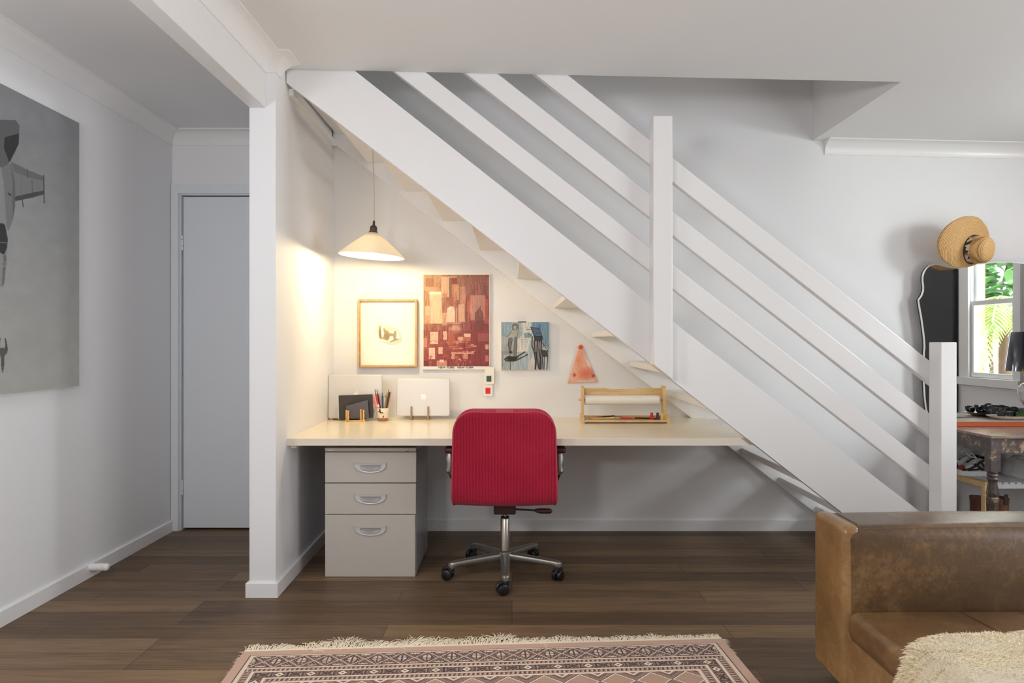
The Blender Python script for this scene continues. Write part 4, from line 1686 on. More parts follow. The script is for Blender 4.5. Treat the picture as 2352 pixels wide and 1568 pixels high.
D1, D2, D3, D4 = (66, 66, 68), (96, 97, 99), (128, 129, 130), (158, 159, 158)
wing = [(62, 296), (150, 340), (240, 376), (244, 480), (180, 496), (84, 518), (60, 420)]
tailf = [(-6, 60), (88, 62), (108, 92), (104, 196), (60, 290), (24, 330), (-6, 326)]
for f in (lambda p: p, mirror):
    cv.poly(f(JJ(tailf)), D2, 0.95)
    cv.poly(f(JJ([(24, 160), (104, 136), (104, 196), (50, 300), (20, 220)])), (48, 48, 50), 0.92)
    cv.poly(f(JJ(wing)), (126, 127, 128), 0.95)
    cv.poly(f(JJ([(62, 296), (150, 340), (240, 376), (242, 402), (160, 384), (78, 352)])), (108, 109, 110), 0.9)
    cv.poly(f(JJ([(84, 492), (180, 470), (244, 458), (244, 480), (180, 498), (84, 518)])), (70, 71, 72), 0.9)
    cv.line(f(JJ([(178, 400), (182, 500)])), 1.6, (74, 74, 76), 0.7)
    cv.line(f(JJ([(118, 370), (122, 505)])), 1.2, (98, 98, 100), 0.6)
    cv.line(f(JJ([(152, 338), (156, 386)])), 1.6, (64, 64, 66), 0.8)
    cv.line(f(JJ([(244, 374), (247, 528)])), 2.6, (58, 58, 60), 0.9)
    cv.line(f(JJ([(122, 505), (129, 548)])), 2.6, (70, 70, 72), 0.9)
    cv.poly(f(JJ([(4, 330), (60, 300), (84, 420), (84, 540), (72, 620), (44, 690), (30, 640), (20, 420)])), (120, 121, 123), 0.95)
    cv.poly(f(JJ([(60, 300), (84, 420), (84, 540), (72, 620), (66, 520), (70, 420)])), (92, 93, 95), 0.7)
    cv.poly(f(JJ([(40, 466), (58, 476), (62, 490), (48, 486)])), (52, 52, 54), 0.9)
cv.poly(JJ([(-26, 330), (6, 330), (22, 450), (34, 640), (42, 740), (34, 870), (20, 990), (8, 1002), (-10, 990), (-40, 870), (-58, 740), (-50, 640), (-40, 450)]), (142, 143, 144), 0.96)
cv.poly(JJ([(8, 640), (26, 650), (42, 730), (38, 780), (22, 818), (6, 812), (-30, 780), (-26, 650)]), (46, 46, 48), 0.93)
cv.line(JJ([(-40, 745), (38, 752)]), 2.0, (120, 120, 122), 0.9)
cv.poly(JJ([(34, 820), (32, 880), (22, 980), (8, 1002), (14, 880), (18, 820)]), (104, 105, 106), 0.9)
cv.line(JJ([(4, 858), (26, 858), (26, 884), (4, 884)]), 1.4, (176, 176, 174), 0.7)
# the small jet below
for f in (lambda p: p, lambda p: [(2 * JJ([(13, 1400)])[0][0] - x, y) for x, y in p]):
    cv.poly(f(JJ([(10, 1340), (26, 1345), (30, 1290), (34, 1300), (42, 1352), (38, 1372), (24, 1388), (22, 1440), (16, 1480), (13, 1480)])), (86, 87, 87), 0.95)
    cv.line(f(JJ([(27, 1290), (38, 1350)])), 2.2, (58, 58, 60), 0.9)
# two more shapes further left, out of the frame
cv.noise(1.5, 1, 1)
ink_grid('painted_face', M['ink_paint'], (XJ, Y0, zb), (0, Y1 - Y0, 0), (0, 0, -(zb - za)), cv.out(), jp)
# =================================================================== THINGS ON THE DESK
def at_desk(x, Y):
    return ((x - CX) * Y / F, Y, DZ)


def rr_box(w, h, t, r, n=6):
    """rounded slab in local coords: x width, z height, y thickness, bottom centre at origin"""
    return MB().prism(rrect(-w / 2, w / 2, 0, h, r, n), 'y', 0, t)


def apple(parent, w, cx, cz, y, flip=1):
    """bitten fruit mark with a leaf, in the local x-z plane"""
    pts = []
    body = [(0.0, 0.36), (0.14, 0.42), (0.30, 0.42), (0.43, 0.33), (0.335, 0.20), (0.30, 0.06), (0.35, -0.10), (0.46, -0.19), (0.40, -0.34), (0.27, -0.50), (0.16, -0.53), (0.0, -0.48),
            (-0.16, -0.53), (-0.28, -0.49), (-0.42, -0.28), (-0.48, -0.04), (-0.46, 0.18), (-0.36, 0.35), (-0.22, 0.42), (-0.10, 0.40)]
    sm = []
    n = len(body)
    for i in range(n):
        a, b, c, d = body[i - 1], body[i], body[(i + 1) % n], body[(i + 2) % n]
        for k in range(4):
            t = k / 4
            sm.append(tuple(0.5 * (2 * q + (-p + r) * t + (2 * p - 5 * q + 4 * r - s) * t * t + (-p + 3 * q - 3 * r + s) * t ** 3) for p, q, r, s in zip(a, b, c, d)))
    leaf = []
    for k in range(14):
        a = 2 * math.pi * k / 14
        u, v = 0.17 * math.cos(a), 0.075 * math.sin(a) * (1 - 0.4 * abs(math.cos(a)))
        leaf.append((0.10 + u * 0.62 - v * 0.78, 0.62 + u * 0.78 + v * 0.62))
    m = MB()
    for s in (sm, leaf):
        m.prism([(cx + px * w * flip, cz + pz * w * flip) for px, pz in s], 'y', y - 0.0006, y + 0.0004)
    return m.build('emblem', M['logo'], parent, local=True)


def laptop(x0, x1, ytop, ybot, Y, lean, label, up=1):
    xa, z0 = PXZ(x0, ybot, Y)
    xb, z1 = PXZ(x1, ytop, Y)
    w, h = xb - xa, z1 - z0
    root = empty('laptop', ((xa + xb) / 2, Y, z0), label, 'laptop')
    root.rotation_euler = (-math.radians(lean), 0, 0)
    rr_box(w, h, 0.008, 0.012).build('lid', M['silver'], root, local=True, bevel=0.003, segs=3)
    m = rr_box(w, h, 0.013, 0.012)
    m.v = [(a, b + 0.009, c) for a, b, c in m.v]
    m.build('base', M['silver'], root, local=True, bevel=0.003)
    m = rr_box(w * 0.96, h * 0.95, 0.0012, 0.012)
    m.v = [(a, b + 0.008, c + h * 0.02) for a, b, c in m.v]
    m.build('lid_gap', M['black_plastic'], root, local=True)
    return root, w, h


lap1, w1, h1 = laptop(753.2, 876.5, 860.5, 961, 3.97, 1.5, 'larger silver laptop standing on edge in the corner by the stub wall')
apple(lap1, 0.032, 0.008, h1 * 0.545, 0)
lap2, w2, h2 = laptop(911, 1032.5, 869.5, 955, 3.985, 3.0, 'smaller silver laptop standing on pegs right of the pen cup')
apple(lap2, 0.034, 0.0, h2 * 0.505, 0, -1)

# peg stands
def peg_stand(name, label, x, Y, rotz, bars, pegs, m, cross=None):
    px_, _, _ = at_desk(x, Y)
    root = empty(name, (px_, Y, DZ), label, 'stand', None)
    root.rotation_euler = (0, 0, rotz)
    for (xa, xb, ya, yb) in bars:
        MB().box(xa, xb, ya, yb, 0.0, 0.009).build('foot_bar', m, root, local=True, bevel=0.0015)
    for (xx, yy, hh) in pegs:
        MB().tube([(xx, yy, 0.008), (xx, yy, hh)], 0.0048, 10).build('peg', m, root, local=True, smooth=True)
    if cross:
        xa, xb, yy = cross
        MB().box(xa, xb, yy - 0.006, yy + 0.006, 0.0005, 0.008).build('cross_bar', m, root, local=True, bevel=0.0015)
    return root


# back stand of the large laptop
peg_stand('laptop_stand', 'low wooden peg stand under the larger laptop', 806, 3.985, 0.0, [(-0.11, -0.098, -0.03, 0.05), (0.05, 0.062, -0.03, 0.05)],
          [(-0.104, 0.042, 0.06), (0.056, 0.042, 0.06)], M['dark_bamboo'], (-0.098, 0.05, 0.01))
peg_stand('laptop_stand', 'two-peg wooden stand in front of the smaller laptop', 965, 3.98, 0.0, [(-0.057, -0.045, -0.025, 0.055), (0.041, 0.053, -0.025, 0.055)],
          [(-0.051, -0.006, 0.078), (0.047, -0.006, 0.078), (-0.051, 0.045, 0.06), (0.047, 0.045, 0.06)], M['dark_bamboo'], (-0.045, 0.041, 0.018))
# front stand with tablet and notebook
fs_x, fs_y = 822, 3.905
stand = peg_stand('book_stand', 'pale bamboo peg stand holding the dark notebooks', fs_x, fs_y, math.radians(6), [(-0.069, -0.057, -0.035, 0.055), (0.031, 0.043, -0.035, 0.055)],
                  [(-0.063, -0.010, 0.066), (-0.050, -0.030, 0.064), (0.018, -0.010, 0.070), (0.035, -0.028, 0.068), (-0.063, 0.052, 0.05), (0.037, 0.052, 0.05)], M['bamboo'], (-0.057, 0.031, -0.020))
# black notebook behind
xa, z0 = PXZ(779, 961.5, 3.93)
xb, z1 = PXZ(856.5, 906.5, 3.93)
nbk = empty('notebook', ((xa + xb) / 2, 3.93, z0), 'black hardback notebook standing in front of the larger laptop', 'notebook')
nbk.rotation_euler = (math.radians(-4), math.radians(-1.8), math.radians(4))
MB().box(-(xb - xa) / 2, (xb - xa) / 2, 0, 0.003, 0, z1 - z0).build('cover', M['notebook'], nbk, local=True, bevel=0.0008)
MB().box(-(xb - xa) / 2 + 0.001, (xb - xa) / 2 - 0.003, 0.003, 0.013, 0.002, z1 - z0 - 0.002).build('pages', M['paper'], nbk, local=True)
MB().box(-(xb - xa) / 2 - 0.0022, -(xb - xa) / 2, -0.0005, 0.013, 0.0, z1 - z0).build('spine_edge', M['paper'], nbk, local=True)
# slate booklet, tilted
xa, z0 = PXZ(796, 961, 3.907)
bk = empty('booklet', ((PXZ(795, 0, 3.907)[0] + PXZ(848, 0, 3.907)[0]) / 2, 3.907, z0), 'small slate grey booklet slanting between the bamboo pegs', 'booklet')
bk.rotation_euler = (math.radians(-3), 0, 0)
pw = 53 * 3.907 / F
hL, hR = 29 * 3.907 / F, 42.5 * 3.907 / F
MB().prism([(-pw / 2, 0), (pw / 2, 0), (pw / 2 - 0.010, hR), (-pw / 2 - 0.002, hL)], 'y', 0, 0.0022).build('cover', M['slate_cover'], bk, local=True)
MB().prism([(-pw / 2 + .001, 0.001), (pw / 2 - .001, 0.001), (pw / 2 - 0.011, hR - .001), (-pw / 2 - 0.001, hL - .001)], 'y', 0.0022, 0.006).build('pages', M['paper'], bk, local=True)
# charging cable loop
cb = []
for k in range(22):
    a = -1.9 + 3.6 * k / 21
    p = P(848 + 17 * math.cos(a), 945 + 16 * math.sin(-a), 3.955)
    cb.append((p[0], 3.955 + 0.006 * math.sin(a * 2), max(p[2], DZ + 0.004)))
cb = [(cb[0][0] - 0.04, 3.958, DZ + 0.004)] + cb
tag(MB().tube(cb, 0.0028, 8).build('charging_cable', M['mirror_edge'], smooth=True), 'looped white charging cable between black notebook and pen cup', 'cable')

# pen cup
YC = 3.925
cup = empty('pen_cup', at_desk(879.5, YC), 'speckled ceramic cup with terracotta foot on the desk', 'cup')
M['cup_glaze'] = None


def cup_mat():
    m, nt, b = new_mat('painted_stoneware')
    L = nt.links
    tc = N(nt, 'ShaderNodeTexCoord')
    sx = N(nt, 'ShaderNodeSeparateXYZ')
    L.new(tc.outputs['Object'], sx.inputs[0])
    no = N(nt, 'ShaderNodeTexNoise', Scale=34.0, Detail=1.5, Distortion=1.2)
    L.new(tc.outputs['Object'], no.inputs['Vector'])
    mr = N(nt, 'ShaderNodeMapRange')
    mr.inputs['From Min'].default_value = 0.635
    mr.inputs['From Max'].default_value = 0.65
    L.new(no.outputs['Fac'], mr.inputs['Value'])
    mx = N(nt, 'ShaderNodeMix', data_type='RGBA')
    mx.inputs[6].default_value = lin((228, 214, 190))
    mx.inputs[7].default_value = lin((44, 38, 36))
    L.new(mr.outputs['Result'], mx.inputs[0])
    wn = N(nt, 'ShaderNodeMath', operation='LESS_THAN')
    wn.inputs[1].default_value = 0.024
    ad = N(nt, 'ShaderNodeMath', operation='MULTIPLY_ADD')
    ad.inputs[1].default_value = 0.012
    L.new(no.outputs['Fac'], ad.inputs[0])
    L.new(sx.outputs['Z'], ad.inputs[2])
    L.new(ad.outputs[0], wn.inputs[0])
    m2 = N(nt, 'ShaderNodeMix', data_type='RGBA')
    m2.inputs[7].default_value = lin((160, 104, 74))
    L.new(wn.outputs[0], m2.inputs[0])
    L.new(mx.outputs[2], m2.inputs[6])
    L.new(m2.outputs[2], b.inputs['Base Color'])
    b.inputs['Roughness'].default_value = 0.3
    return m


MB().lathe([(1e-6, 0.001), (0.026, 0.001), (0.029, 0.006), (0.0335, 0.045), (0.0355, 0.073), (0.0345, 0.075), (0.033, 0.073), (0.030, 0.04), (0.026, 0.008), (1e-6, 0.006)],
           (0, 0, 0), 32).build('cup_body', cup_mat(), cup, local=True, smooth=True)
ccx, ccz = at_desk(879.5, YC)[0], DZ


def pen(name, label, xt, yt, xb_, dy, r, cols, kind='pen'):
    """tip pixel (xt,yt) to a foot inside the cup"""
    tx, tz = PXZ(xt, yt, YC + dy)
    foot = Vector((ccx + (xb_ - 879.5) * YC / F * 0.75, YC + dy * 0.3, DZ + 0.012))
    tip = Vector((tx, YC + dy, tz))
    root = empty(name, foot, label, kind, 'pens and pencils in the cup')
    dirv = tip - foot
    Lg = dirv.length
    root.rotation_mode = 'QUATERNION'
    root.rotation_quaternion = dirv.to_track_quat('Z', 'Y')
    z = 0.0
    for (pn, frac, rr_, m) in cols:
        z1_ = z + Lg * frac
        MB().lathe([(1e-6, z), (rr_, z), (rr_, z1_ - rr_ * 0.4), (rr_ * 0.7, z1_), (1e-6, z1_)], (0, 0, 0), 12).build(pn, m, root, local=True, smooth=True)
        z = z1_
    return root


def cm(nm, c, r=0.4):
    if nm not in M:
        M[nm] = mat(nm, c, r)
    return M[nm]


RED, PURP, NAVY, BLK = cm('red_barrel', (204, 34, 40)), cm('plum_barrel', (70, 34, 52)), cm('navy_barrel', (40, 46, 84)), cm('black_barrel', (36, 32, 32))
CORAL, PALE, OCH, DRED = cm('coral_barrel', (222, 104, 84)), cm('pale_wood_pencil', (216, 196, 150)), cm('orange_pencil', (230, 150, 96)), cm('brick_red', (120, 34, 32))
BODY = 'barrel'
pen('pen', 'plum pen leaning left in the cup', 861, 894, 874, 0.006, 0.004, [('barrel', 0.84, 0.0042, PURP), ('push_button', 0.16, 0.0022, PURP)])
pen('pen', 'second plum pen upright behind the red marker', 865.5, 894.5, 877, 0.014, 0.004, [('barrel', 0.86, 0.0042, PURP), ('push_button', 0.14, 0.002, PURP)])
pen('marker', 'bright red marker in the left of the cup', 862.5, 903, 875, -0.008, 0.005, [('barrel', 0.45, 0.0048, RED), ('white_band', 0.12, 0.005, M['paper']), ('cap', 0.43, 0.005, RED)], 'marker')
pen('pencil', 'coral pencil leaning furthest left out of the cup', 858, 914, 869, -0.012, 0.004, [('barrel', 1.0, 0.0036, CORAL)], 'pencil')
pen('pen', 'navy blue click pen in the middle of the cup', 878.5, 901.5, 879.5, -0.006, 0.005, [('barrel', 0.88, 0.0052, NAVY), ('push_button', 0.12, 0.0024, NAVY)])
pen('pencil', 'grey pencil behind the red marker', 871, 903, 874, 0.018, 0.003, [('barrel', 1.0, 0.0030, cm('grey_pencil', (170, 164, 150)))], 'pencil')
pen('pencil', 'thin pale wooden pencil right of the navy pen', 885.5, 908, 881, 0.004, 0.003, [('barrel', 0.92, 0.0032, PALE), ('tip', 0.08, 0.0018, BLK)], 'pencil')
pen('pencil', 'tall olive grey pencil leaning right', 889.5, 901, 880, -0.004, 0.003, [('barrel', 1.0, 0.0034, cm('olive_pencil', (128, 116, 90)))], 'pencil')
pen('pencil', 'yellow pencil with highest tip at the right of the cup', 892.5, 895, 886, 0.014, 0.0034, [('barrel', 0.93, 0.0036, cm('yellow_pencil', (214, 178, 110))), ('tip', 0.07, 0.0018, BLK)], 'pencil')
pen('marker', 'black capped marker leaning right in the cup', 894.5, 900, 885, -0.010, 0.005, [('barrel', 0.5, 0.0052, BLK), ('cap', 0.5, 0.0055, BLK)], 'marker')
pen('pencil', 'orange pencil leaning furthest right out of the cup', 898, 899.5, 888, 0.003, 0.004, [('barrel', 1.0, 0.0042, OCH)], 'pencil')

# paper roll holder (pine)
YH = 3.86
rh = empty('paper_roll_holder', at_desk(1432, YH), 'pine tabletop paper roll holder with pencil tray', 'paper holder')


def hx_(x, Y=YH):
    return (x - CX) * Y / F


s_h = YH / F
xl0, xl1 = hx_(1335), hx_(1340.5)
xr0, xr1 = hx_(1521), hx_(1528)
ztop = DZ + (967.5 - 884) * s_h
for (a, b2) in ((xl0, xl1), (xr0, xr1)):
    up = MB().prism([(YH - 0.030, DZ + 0.012), (YH + 0.030, DZ + 0.012), (YH + 0.030, ztop - 0.008), (YH + 0.02, ztop), (YH - 0.006, ztop), (YH - 0.022, ztop - 0.012), (YH - 0.030, ztop - 0.07)],
                    'x', a, b2).build('side_upright', M['pine_v'], rh, bevel=0.0015)
zt1 = DZ + (967.5 - 889.5) * s_h
zt0 = DZ + (967.5 - 904) * s_h
n_ = 24
pts = []
for k in range(n_ + 1):
    u = k / n_
    x = xl1 + (xr0 - xl1) * u
    dip = 0.0
    if 0.28 < u < 0.72:
        q_ = (u - 0.28) / 0.44
        dip = 0.006 * min(1, min(q_, 1 - q_) * 6)
    pts.append((x, zt1 - dip))
pts = [(xl1, zt0 - 0.004), (xr0, zt0 - 0.004)] + pts[::-1]
MB().prism(pts, 'y', YH + 0.012, YH + 0.024).build('top_board', M['pine'], rh, bevel=0.001)
zr_ = DZ + (967.5 - 916) * s_h
MB().tube([(hx_(1328.5), YH - 0.004, zr_ + 0.001), (hx_(1531), YH - 0.004, zr_ - 0.001)], 0.0062, 16).build('dowel', M['pine'], rh, smooth=True)
rrol = 0.0268
MB().lathe([(0.007, 0), (rrol, 0), (rrol, hx_(1512.5) - hx_(1343.5)), (0.007, hx_(1512.5) - hx_(1343.5))], (hx_(1343.5), YH - 0.004, zr_ - 0.002), 36,
           Matrix.Rotation(math.pi / 2, 3, 'Y')).build('paper_roll', M['cream_paper'], rh, smooth=True)
fl = MB()
tp = [(hx_(1456), zr_ + 0.017), (hx_(1462), zr_ + 0.0125), (hx_(1464), zr_ + 0.012), (hx_(1469.5), zr_ + 0.028), (hx_(1461), zr_ + 0.024)]
fl.prism(tp, 'y', YH - 0.0295, YH - 0.0285)
fl.build('torn_flap', M['paper'], rh)
# tray
xt0, xt1 = hx_(1331.5), hx_(1533)
zf1 = DZ + (967.5 - 958.5) * s_h
mb = MB().box(xl1 - 0.004, xr1, YH - 0.055, YH + 0.045, DZ + 0.006, DZ + 0.011)
mb.build('tray_base', M['pine'], rh)
MB().box(xl1, hx_(1528), YH - 0.062, YH - 0.054, DZ + 0.006, DZ + 0.020).build('tray_front', M['pine'], rh, bevel=0.001)
MB().box(xl1, hx_(1528), YH + 0.040, YH + 0.048, DZ + 0.004, DZ + 0.034).build('tray_back', M['pine'], rh, bevel=0.001)
for (a, b2) in ((xl0 - 0.004, xl1 - 0.001), (hx_(1526.5), xt1)):
    MB().prism([(YH - 0.064, DZ), (YH + 0.05, DZ), (YH + 0.05, DZ + 0.046), (YH - 0.03, DZ + 0.044), (YH - 0.064, DZ + 0.026)], 'x', a, b2).build('tray_side', M['pine'], rh, bevel=0.001)

zb_ = DZ + 0.0115
zp_ = DZ + 0.0145


def stick(name, label, x0, x1, z0, z1, r, parts, dy0, dy1, kind='pencil'):
    a = Vector((hx_(x0, YH + dy0), YH + dy0, zp_ + z0 + r))
    b = Vector((hx_(x1, YH + dy1), YH + dy1, zp_ + z1 + r))
    root = empty(name, a, label, kind, 'pencils in the pine tray')
    dv = b - a
    root.rotation_mode = 'QUATERNION'
    root.rotation_quaternion = dv.to_track_quat('Z', 'Y')
    z = 0
    for (pn, fr_, ra, rb, m) in parts:
        MB().lathe([(1e-6, z), (ra, z), (rb, z + dv.length * fr_), (1e-6, z + dv.length * fr_)], (0, 0, 0), 10).build(pn, m, root, local=True, smooth=True)
        z += dv.length * fr_


PINK = cm('pink_barrel', (232, 74, 92))
YEL = cm('yellow_barrel', (226, 206, 136))
DGR = cm('charcoal_pencil', (60, 54, 44))
stick('pencil', 'red and black pencil lying in the left of the tray', 1354, 1411, 0.006, 0.016, 0.0042, [('tip', 0.1, 0.001, 0.0042, PALE), ('barrel', 0.40, 0.0042, 0.0042, DRED), ('black_end', 0.5, 0.0042, 0.0042, BLK)], -0.012, 0.01)
stick('pencil', 'pale yellow pencil along the front of the tray', 1360, 1430, 0.0088, 0.0098, 0.0040, [('barrel', 0.88, 0.004, 0.004, YEL), ('tip', 0.12, 0.004, 0.0008, PALE)], -0.045, -0.038)
stick('pencil', 'bright pink pencil at the middle of the tray', 1426, 1458, 0.0108, 0.0098, 0.0046, [('barrel', 0.86, 0.0046, 0.0046, PINK), ('tip', 0.14, 0.0046, 0.0008, PALE)], -0.048, -0.044)
stick('pencil', 'dark olive pencil lying behind the pink pencil', 1404, 1500, 0.012, 0.004, 0.0042, [('tip', 0.06, 0.001, 0.0042, PALE), ('barrel', 0.94, 0.0042, 0.0042, DGR)], -0.02, -0.008)
stick('pencil', 'black pencil reaching to the right end of the tray', 1418, 1520, 0.008, 0.001, 0.0042, [('barrel', 0.94, 0.0042, 0.0042, BLK), ('tip', 0.06, 0.0042, 0.001, PALE)], 0.015, -0.02)
# round tape / sharpener end
MB_ = MB().lathe([(0.0045, -0.007), (0.0115, -0.007), (0.0115, 0.007), (0.0045, 0.007), (0.0045, -0.007)], (hx_(1346.5, YH - 0.035), YH - 0.035, zb_ + 0.0122), 24, Matrix.Rotation(math.pi / 2, 3, 'X'))
tag(MB_.build('tape_roll', M['chrome'], smooth=True), 'small grey tape roll at the left end of the pine tray', 'tape roll')
for i, (x, c_, lab) in enumerate(((1497, (196, 24, 34), 'red'), (1510.5, (86, 36, 56), 'plum'), (1521, (222, 208, 120), 'yellow'))):
    M['pot_' + lab] = mat(lab + '_paint_pot', c_, 0.35)
    pt = empty('paint_pot', (hx_(x, YH - 0.02), YH - 0.02, zb_), '%s cone shaped paint pot at the right of the pine tray' % lab, 'paint pot', 'paint pots in the pine tray')
    MB().lathe([(1e-6, 0), (0.0115, 0), (0.0115, 0.010), (0.0095, 0.012), (0.008, 0.038), (1e-6, 0.038)], (0, 0, 0), 20).build('pot', M['pot_' + lab], pt, local=True, smooth=True)
    MB().lathe([(0.0068, 0.037), (0.0084, 0.037), (0.0082, 0.044), (1e-6, 0.0445)], (0, 0, 0), 20).build('cap', M['pot_' + lab], pt, local=True, smooth=True)

# =================================================================== SOFA
SX0 = 1.042
SYN, SYF = 2.13, 2.352
sf = empty('leather_sofa', (1.6, 1.9, 0), 'low distressed brown leather sofa in the right foreground', 'sofa')
SXE = 2.9


def rbox(x0, x1, y0, y1, z0, z1, r, nm, m, parent, segs=5, crown=0.0, sub=14):
    """softly rounded upholstery block: dense box with rounded edges & slight crown"""
    def fn(P_):
        return P_
    bm = bmesh.new()
    bmesh.ops.create_cube(bm, size=1.0)
    bmesh.ops.scale(bm, vec=(x1 - x0, y1 - y0, z1 - z0), verts=bm.verts)
    bmesh.ops.translate(bm, vec=((x0 + x1) / 2, (y0 + y1) / 2, (z0 + z1) / 2), verts=bm.verts)
    bmesh.ops.bevel(bm, geom=bm.edges[:], offset=r, segments=segs, profile=0.5, affect='EDGES')
    bmesh.ops.subdivide_edges(bm, edges=[e for e in bm.edges if e.calc_length() > 0.12], cuts=sub, use_grid_fill=True)
    cx_, cy_, cz_ = (x0 + x1) / 2, (y0 + y1) / 2, (z0 + z1) / 2
    for v in bm.verts:
        ux, uy, uz = (v.co.x - cx_) / (x1 - x0) * 2, (v.co.y - cy_) / (y1 - y0) * 2, (v.co.z - cz_) / (z1 - z0) * 2
        cxr = (1 - min(1, abs(ux)) ** 4) * (1 - min(1, abs(uy)) ** 4)
        if uz > 0.6:
            v.co.z += crown * cxr
        cyr = (1 - min(1, abs(ux)) ** 6) * (1 - min(1, abs(uz)) ** 4)
        if uy < -0.6:
            v.co.y -= crown * 0.6 * cyr
    me = bpy.data.meshes.new(nm)
    bm.to_mesh(me)
    bm.free()
    ob = bpy.data.objects.new(nm, me)
    COL.objects.link(ob)
    me.materials.append(m)
    ob.parent = parent
    me.transform(Matrix.Translation(-world_off(parent)))
    me.shade_smooth()
    return ob


bk_ = rbox(SX0, SXE, SYN, SYF, 0.045, 0.556, 0.035, 'backrest', M['leather'], sf, crown=0.012)
rbox(SX0 - 0.004, SX0 + 0.055, SYN + 0.006, SYF + 0.002, 0.043, 0.558, 0.022, 'side_panel', M['leather_tan'], sf, crown=0.003)
rbox(SX0 + 0.004, SXE, 1.05, SYN + 0.03, 0.045, 0.235, 0.025, 'base', M['leather_tan'], sf, crown=0.004)
seat_o = rbox(SX0 - 0.002, SXE, 1.02, SYN + 0.004, 0.205, 0.305, 0.036, 'seat_cushion', M['leather_seat'], sf, crown=0.016)
# seams
sm_ = MB()
sm_.tube([(SX0 + 0.050, SYN + 0.0005, 0.07 + 0.02 * k) for k in range(22)] + [(SX0 + 0.053, SYN + 0.006, 0.535), (SX0 + 0.055, SYN + 0.02, 0.553)] +
         [(SX0 + 0.055, SYN + 0.04 + 0.02 * k, 0.5595) for k in range(8)], 0.0015, 6)
sm_.tube([(SX0 + 0.06 + 0.06 * k, SYN + 0.016, 0.5509 + 0.0054 * (1 - abs((0.06 + 0.06 * k) / 0.929 - 1) ** 4)) for k in range(30)], 0.0015, 6)
sm_.build('seam', M['stitch'], bk_, smooth=True)
sm_ = MB()
sm_.tube([(SX0 + 0.012, SYN - 0.03 - 0.05 * k, 0.2925) for k in range(20)], 0.0018, 6)
for xs in (0.34, 0.52, 0.70):
    sm_.tube([(SX0 + xs, SYN - 0.03 - 0.045 * k, 0.3055 + 0.0152 * (1 - abs((2.13 - 0.03 - 0.045 * k - 1.575) / 0.555) ** 4)) for k in range(20)], 0.0012, 6)
sm_.build('seam', M['stitch'], seat_o, smooth=True)
for (fx_, fy_) in ((SX0 + 0.12, SYF - 0.08), (SX0 + 0.12, 1.15), (SXE - 0.12, SYF - 0.08), (SXE - 0.12, 1.15)):
    B(fx_ - 0.03, fx_ + 0.03, fy_ - 0.03, fy_ + 0.03, 0, 0.05).build('foot', M['black_plastic'], sf, bevel=0.003)

# sheepskin
M['fleece'] = mat('cream_fleece', (244, 231, 202), 0.95, var=0.1, scale=14, sheen=0.3)
M['hide'] = mat('cream_hide', (242, 229, 200), 0.95, var=0.08, scale=30, bump=0.9, bscale=240, sheen=0.3)
shp = empty('sheepskin', (1.5, 1.6, 0.32), 'cream sheepskin throw spread over the sofa seat', 'sheepskin')


def fleece_edge(t):
    """closed outline in plan, t in 0..1"""
    a = 2 * math.pi * t
    ca, sa = math.cos(a), math.sin(a)
    x = 1.575 + 0.60 * math.copysign(abs(ca) ** 0.55, ca)
    y = 1.56 + 0.345 * math.copysign(abs(sa) ** 0.50, sa)
    wob = 0.012 * math.sin(9 * a + 0.5) + 0.010 * math.sin(17 * a) + 0.008 * math.sin(31 * a + 1)
    return x + wob, y + wob


def seat_z(x, y):
    ux, uy = (x - (SX0 + SXE) / 2) / ((SXE - SX0) / 2), (y - 1.575) / 0.555
    if x < SX0 + 0.03:
        d_ = SX0 + 0.03 - x
        return 0.306 - 0.9 * d_ - 5 * d_ * d_
    return 0.306 + 0.016 * max(0, 1 - abs(ux) ** 4) * max(0, 1 - abs(uy) ** 4)


def fl_pt(u, v):
    ex, ey = fleece_edge(u)
    x, y = 1.56 + (ex - 1.56) * v, 1.56 + (ey - 1.56) * v
    th = 0.036 * (1 - v ** 8) + 0.004
    lump = 0.006 * math.sin(x * 21 + 1) * math.sin(y * 24 + 2) + 0.003 * math.sin(x * 47) * math.sin(y * 53 + 1)
    return Vector((x, y, seat_z(x, y) + th + lump * (1 - v ** 6) + 0.003))


MB().grid(lambda u, v: fl_pt(u, max(v, 0.002)), 160, 60, True).build('hide', M['hide'], shp, smooth=True)
rg = np.random.default_rng(4)
vs, fs = [], []
NT = 72000
for i in range(NT):
    u = rg.random()
    v = math.sqrt(rg.random()) if i > 14000 else 0.93 + 0.07 * rg.random()
    p = fl_pt(u, v)
    if p.y < 1.45 and rg.random() < 0.7:
        continue
    ex, ey = fleece_edge(u)
    od = Vector((ex - 1.56, ey - 1.56, 0)).normalized()
    k = max(0.0, (v - 0.8) / 0.2)
    d_ = Vector((0.75 + rg.normal() * 0.45, -0.35 + rg.normal() * 0.45, 0.62 + 0.2 * rg.random())) * (1 - k) + od * (1.1 * k) + Vector((0.4 * rg.normal(), 0.4 * rg.normal(), -0.15)) * k
    d_.normalize()
    L_ = 0.0052 + 0.004 * rg.random() + 0.004 * k * rg.random()
    sd = d_.cross(Vector((rg.normal(), rg.normal(), rg.normal()))).normalized() * 0.0016
    bend = Vector((rg.normal(), rg.normal(), rg.normal() * 0.4)) * 0.004
    p = p - Vector((0, 0, 0.0015))
    o_ = len(vs)
    mid = p + d_ * L_ * 0.5 + bend * 0.4
    tip = p + d_ * L_ + bend - Vector((0, 0, 0.002))
    vs += [p - sd, p + sd, mid + sd * 0.8, mid - sd * 0.8, tip]
    fs += [(o_, o_ + 1, o_ + 2, o_ + 3), (o_ + 3, o_ + 2, o_ + 4)]
mb = MB()
mb.v = [tuple(a) for a in vs]
mb.f = fs
me = bpy.data.meshes.new('fleece')
me.from_pydata(mb.v, [], mb.f)
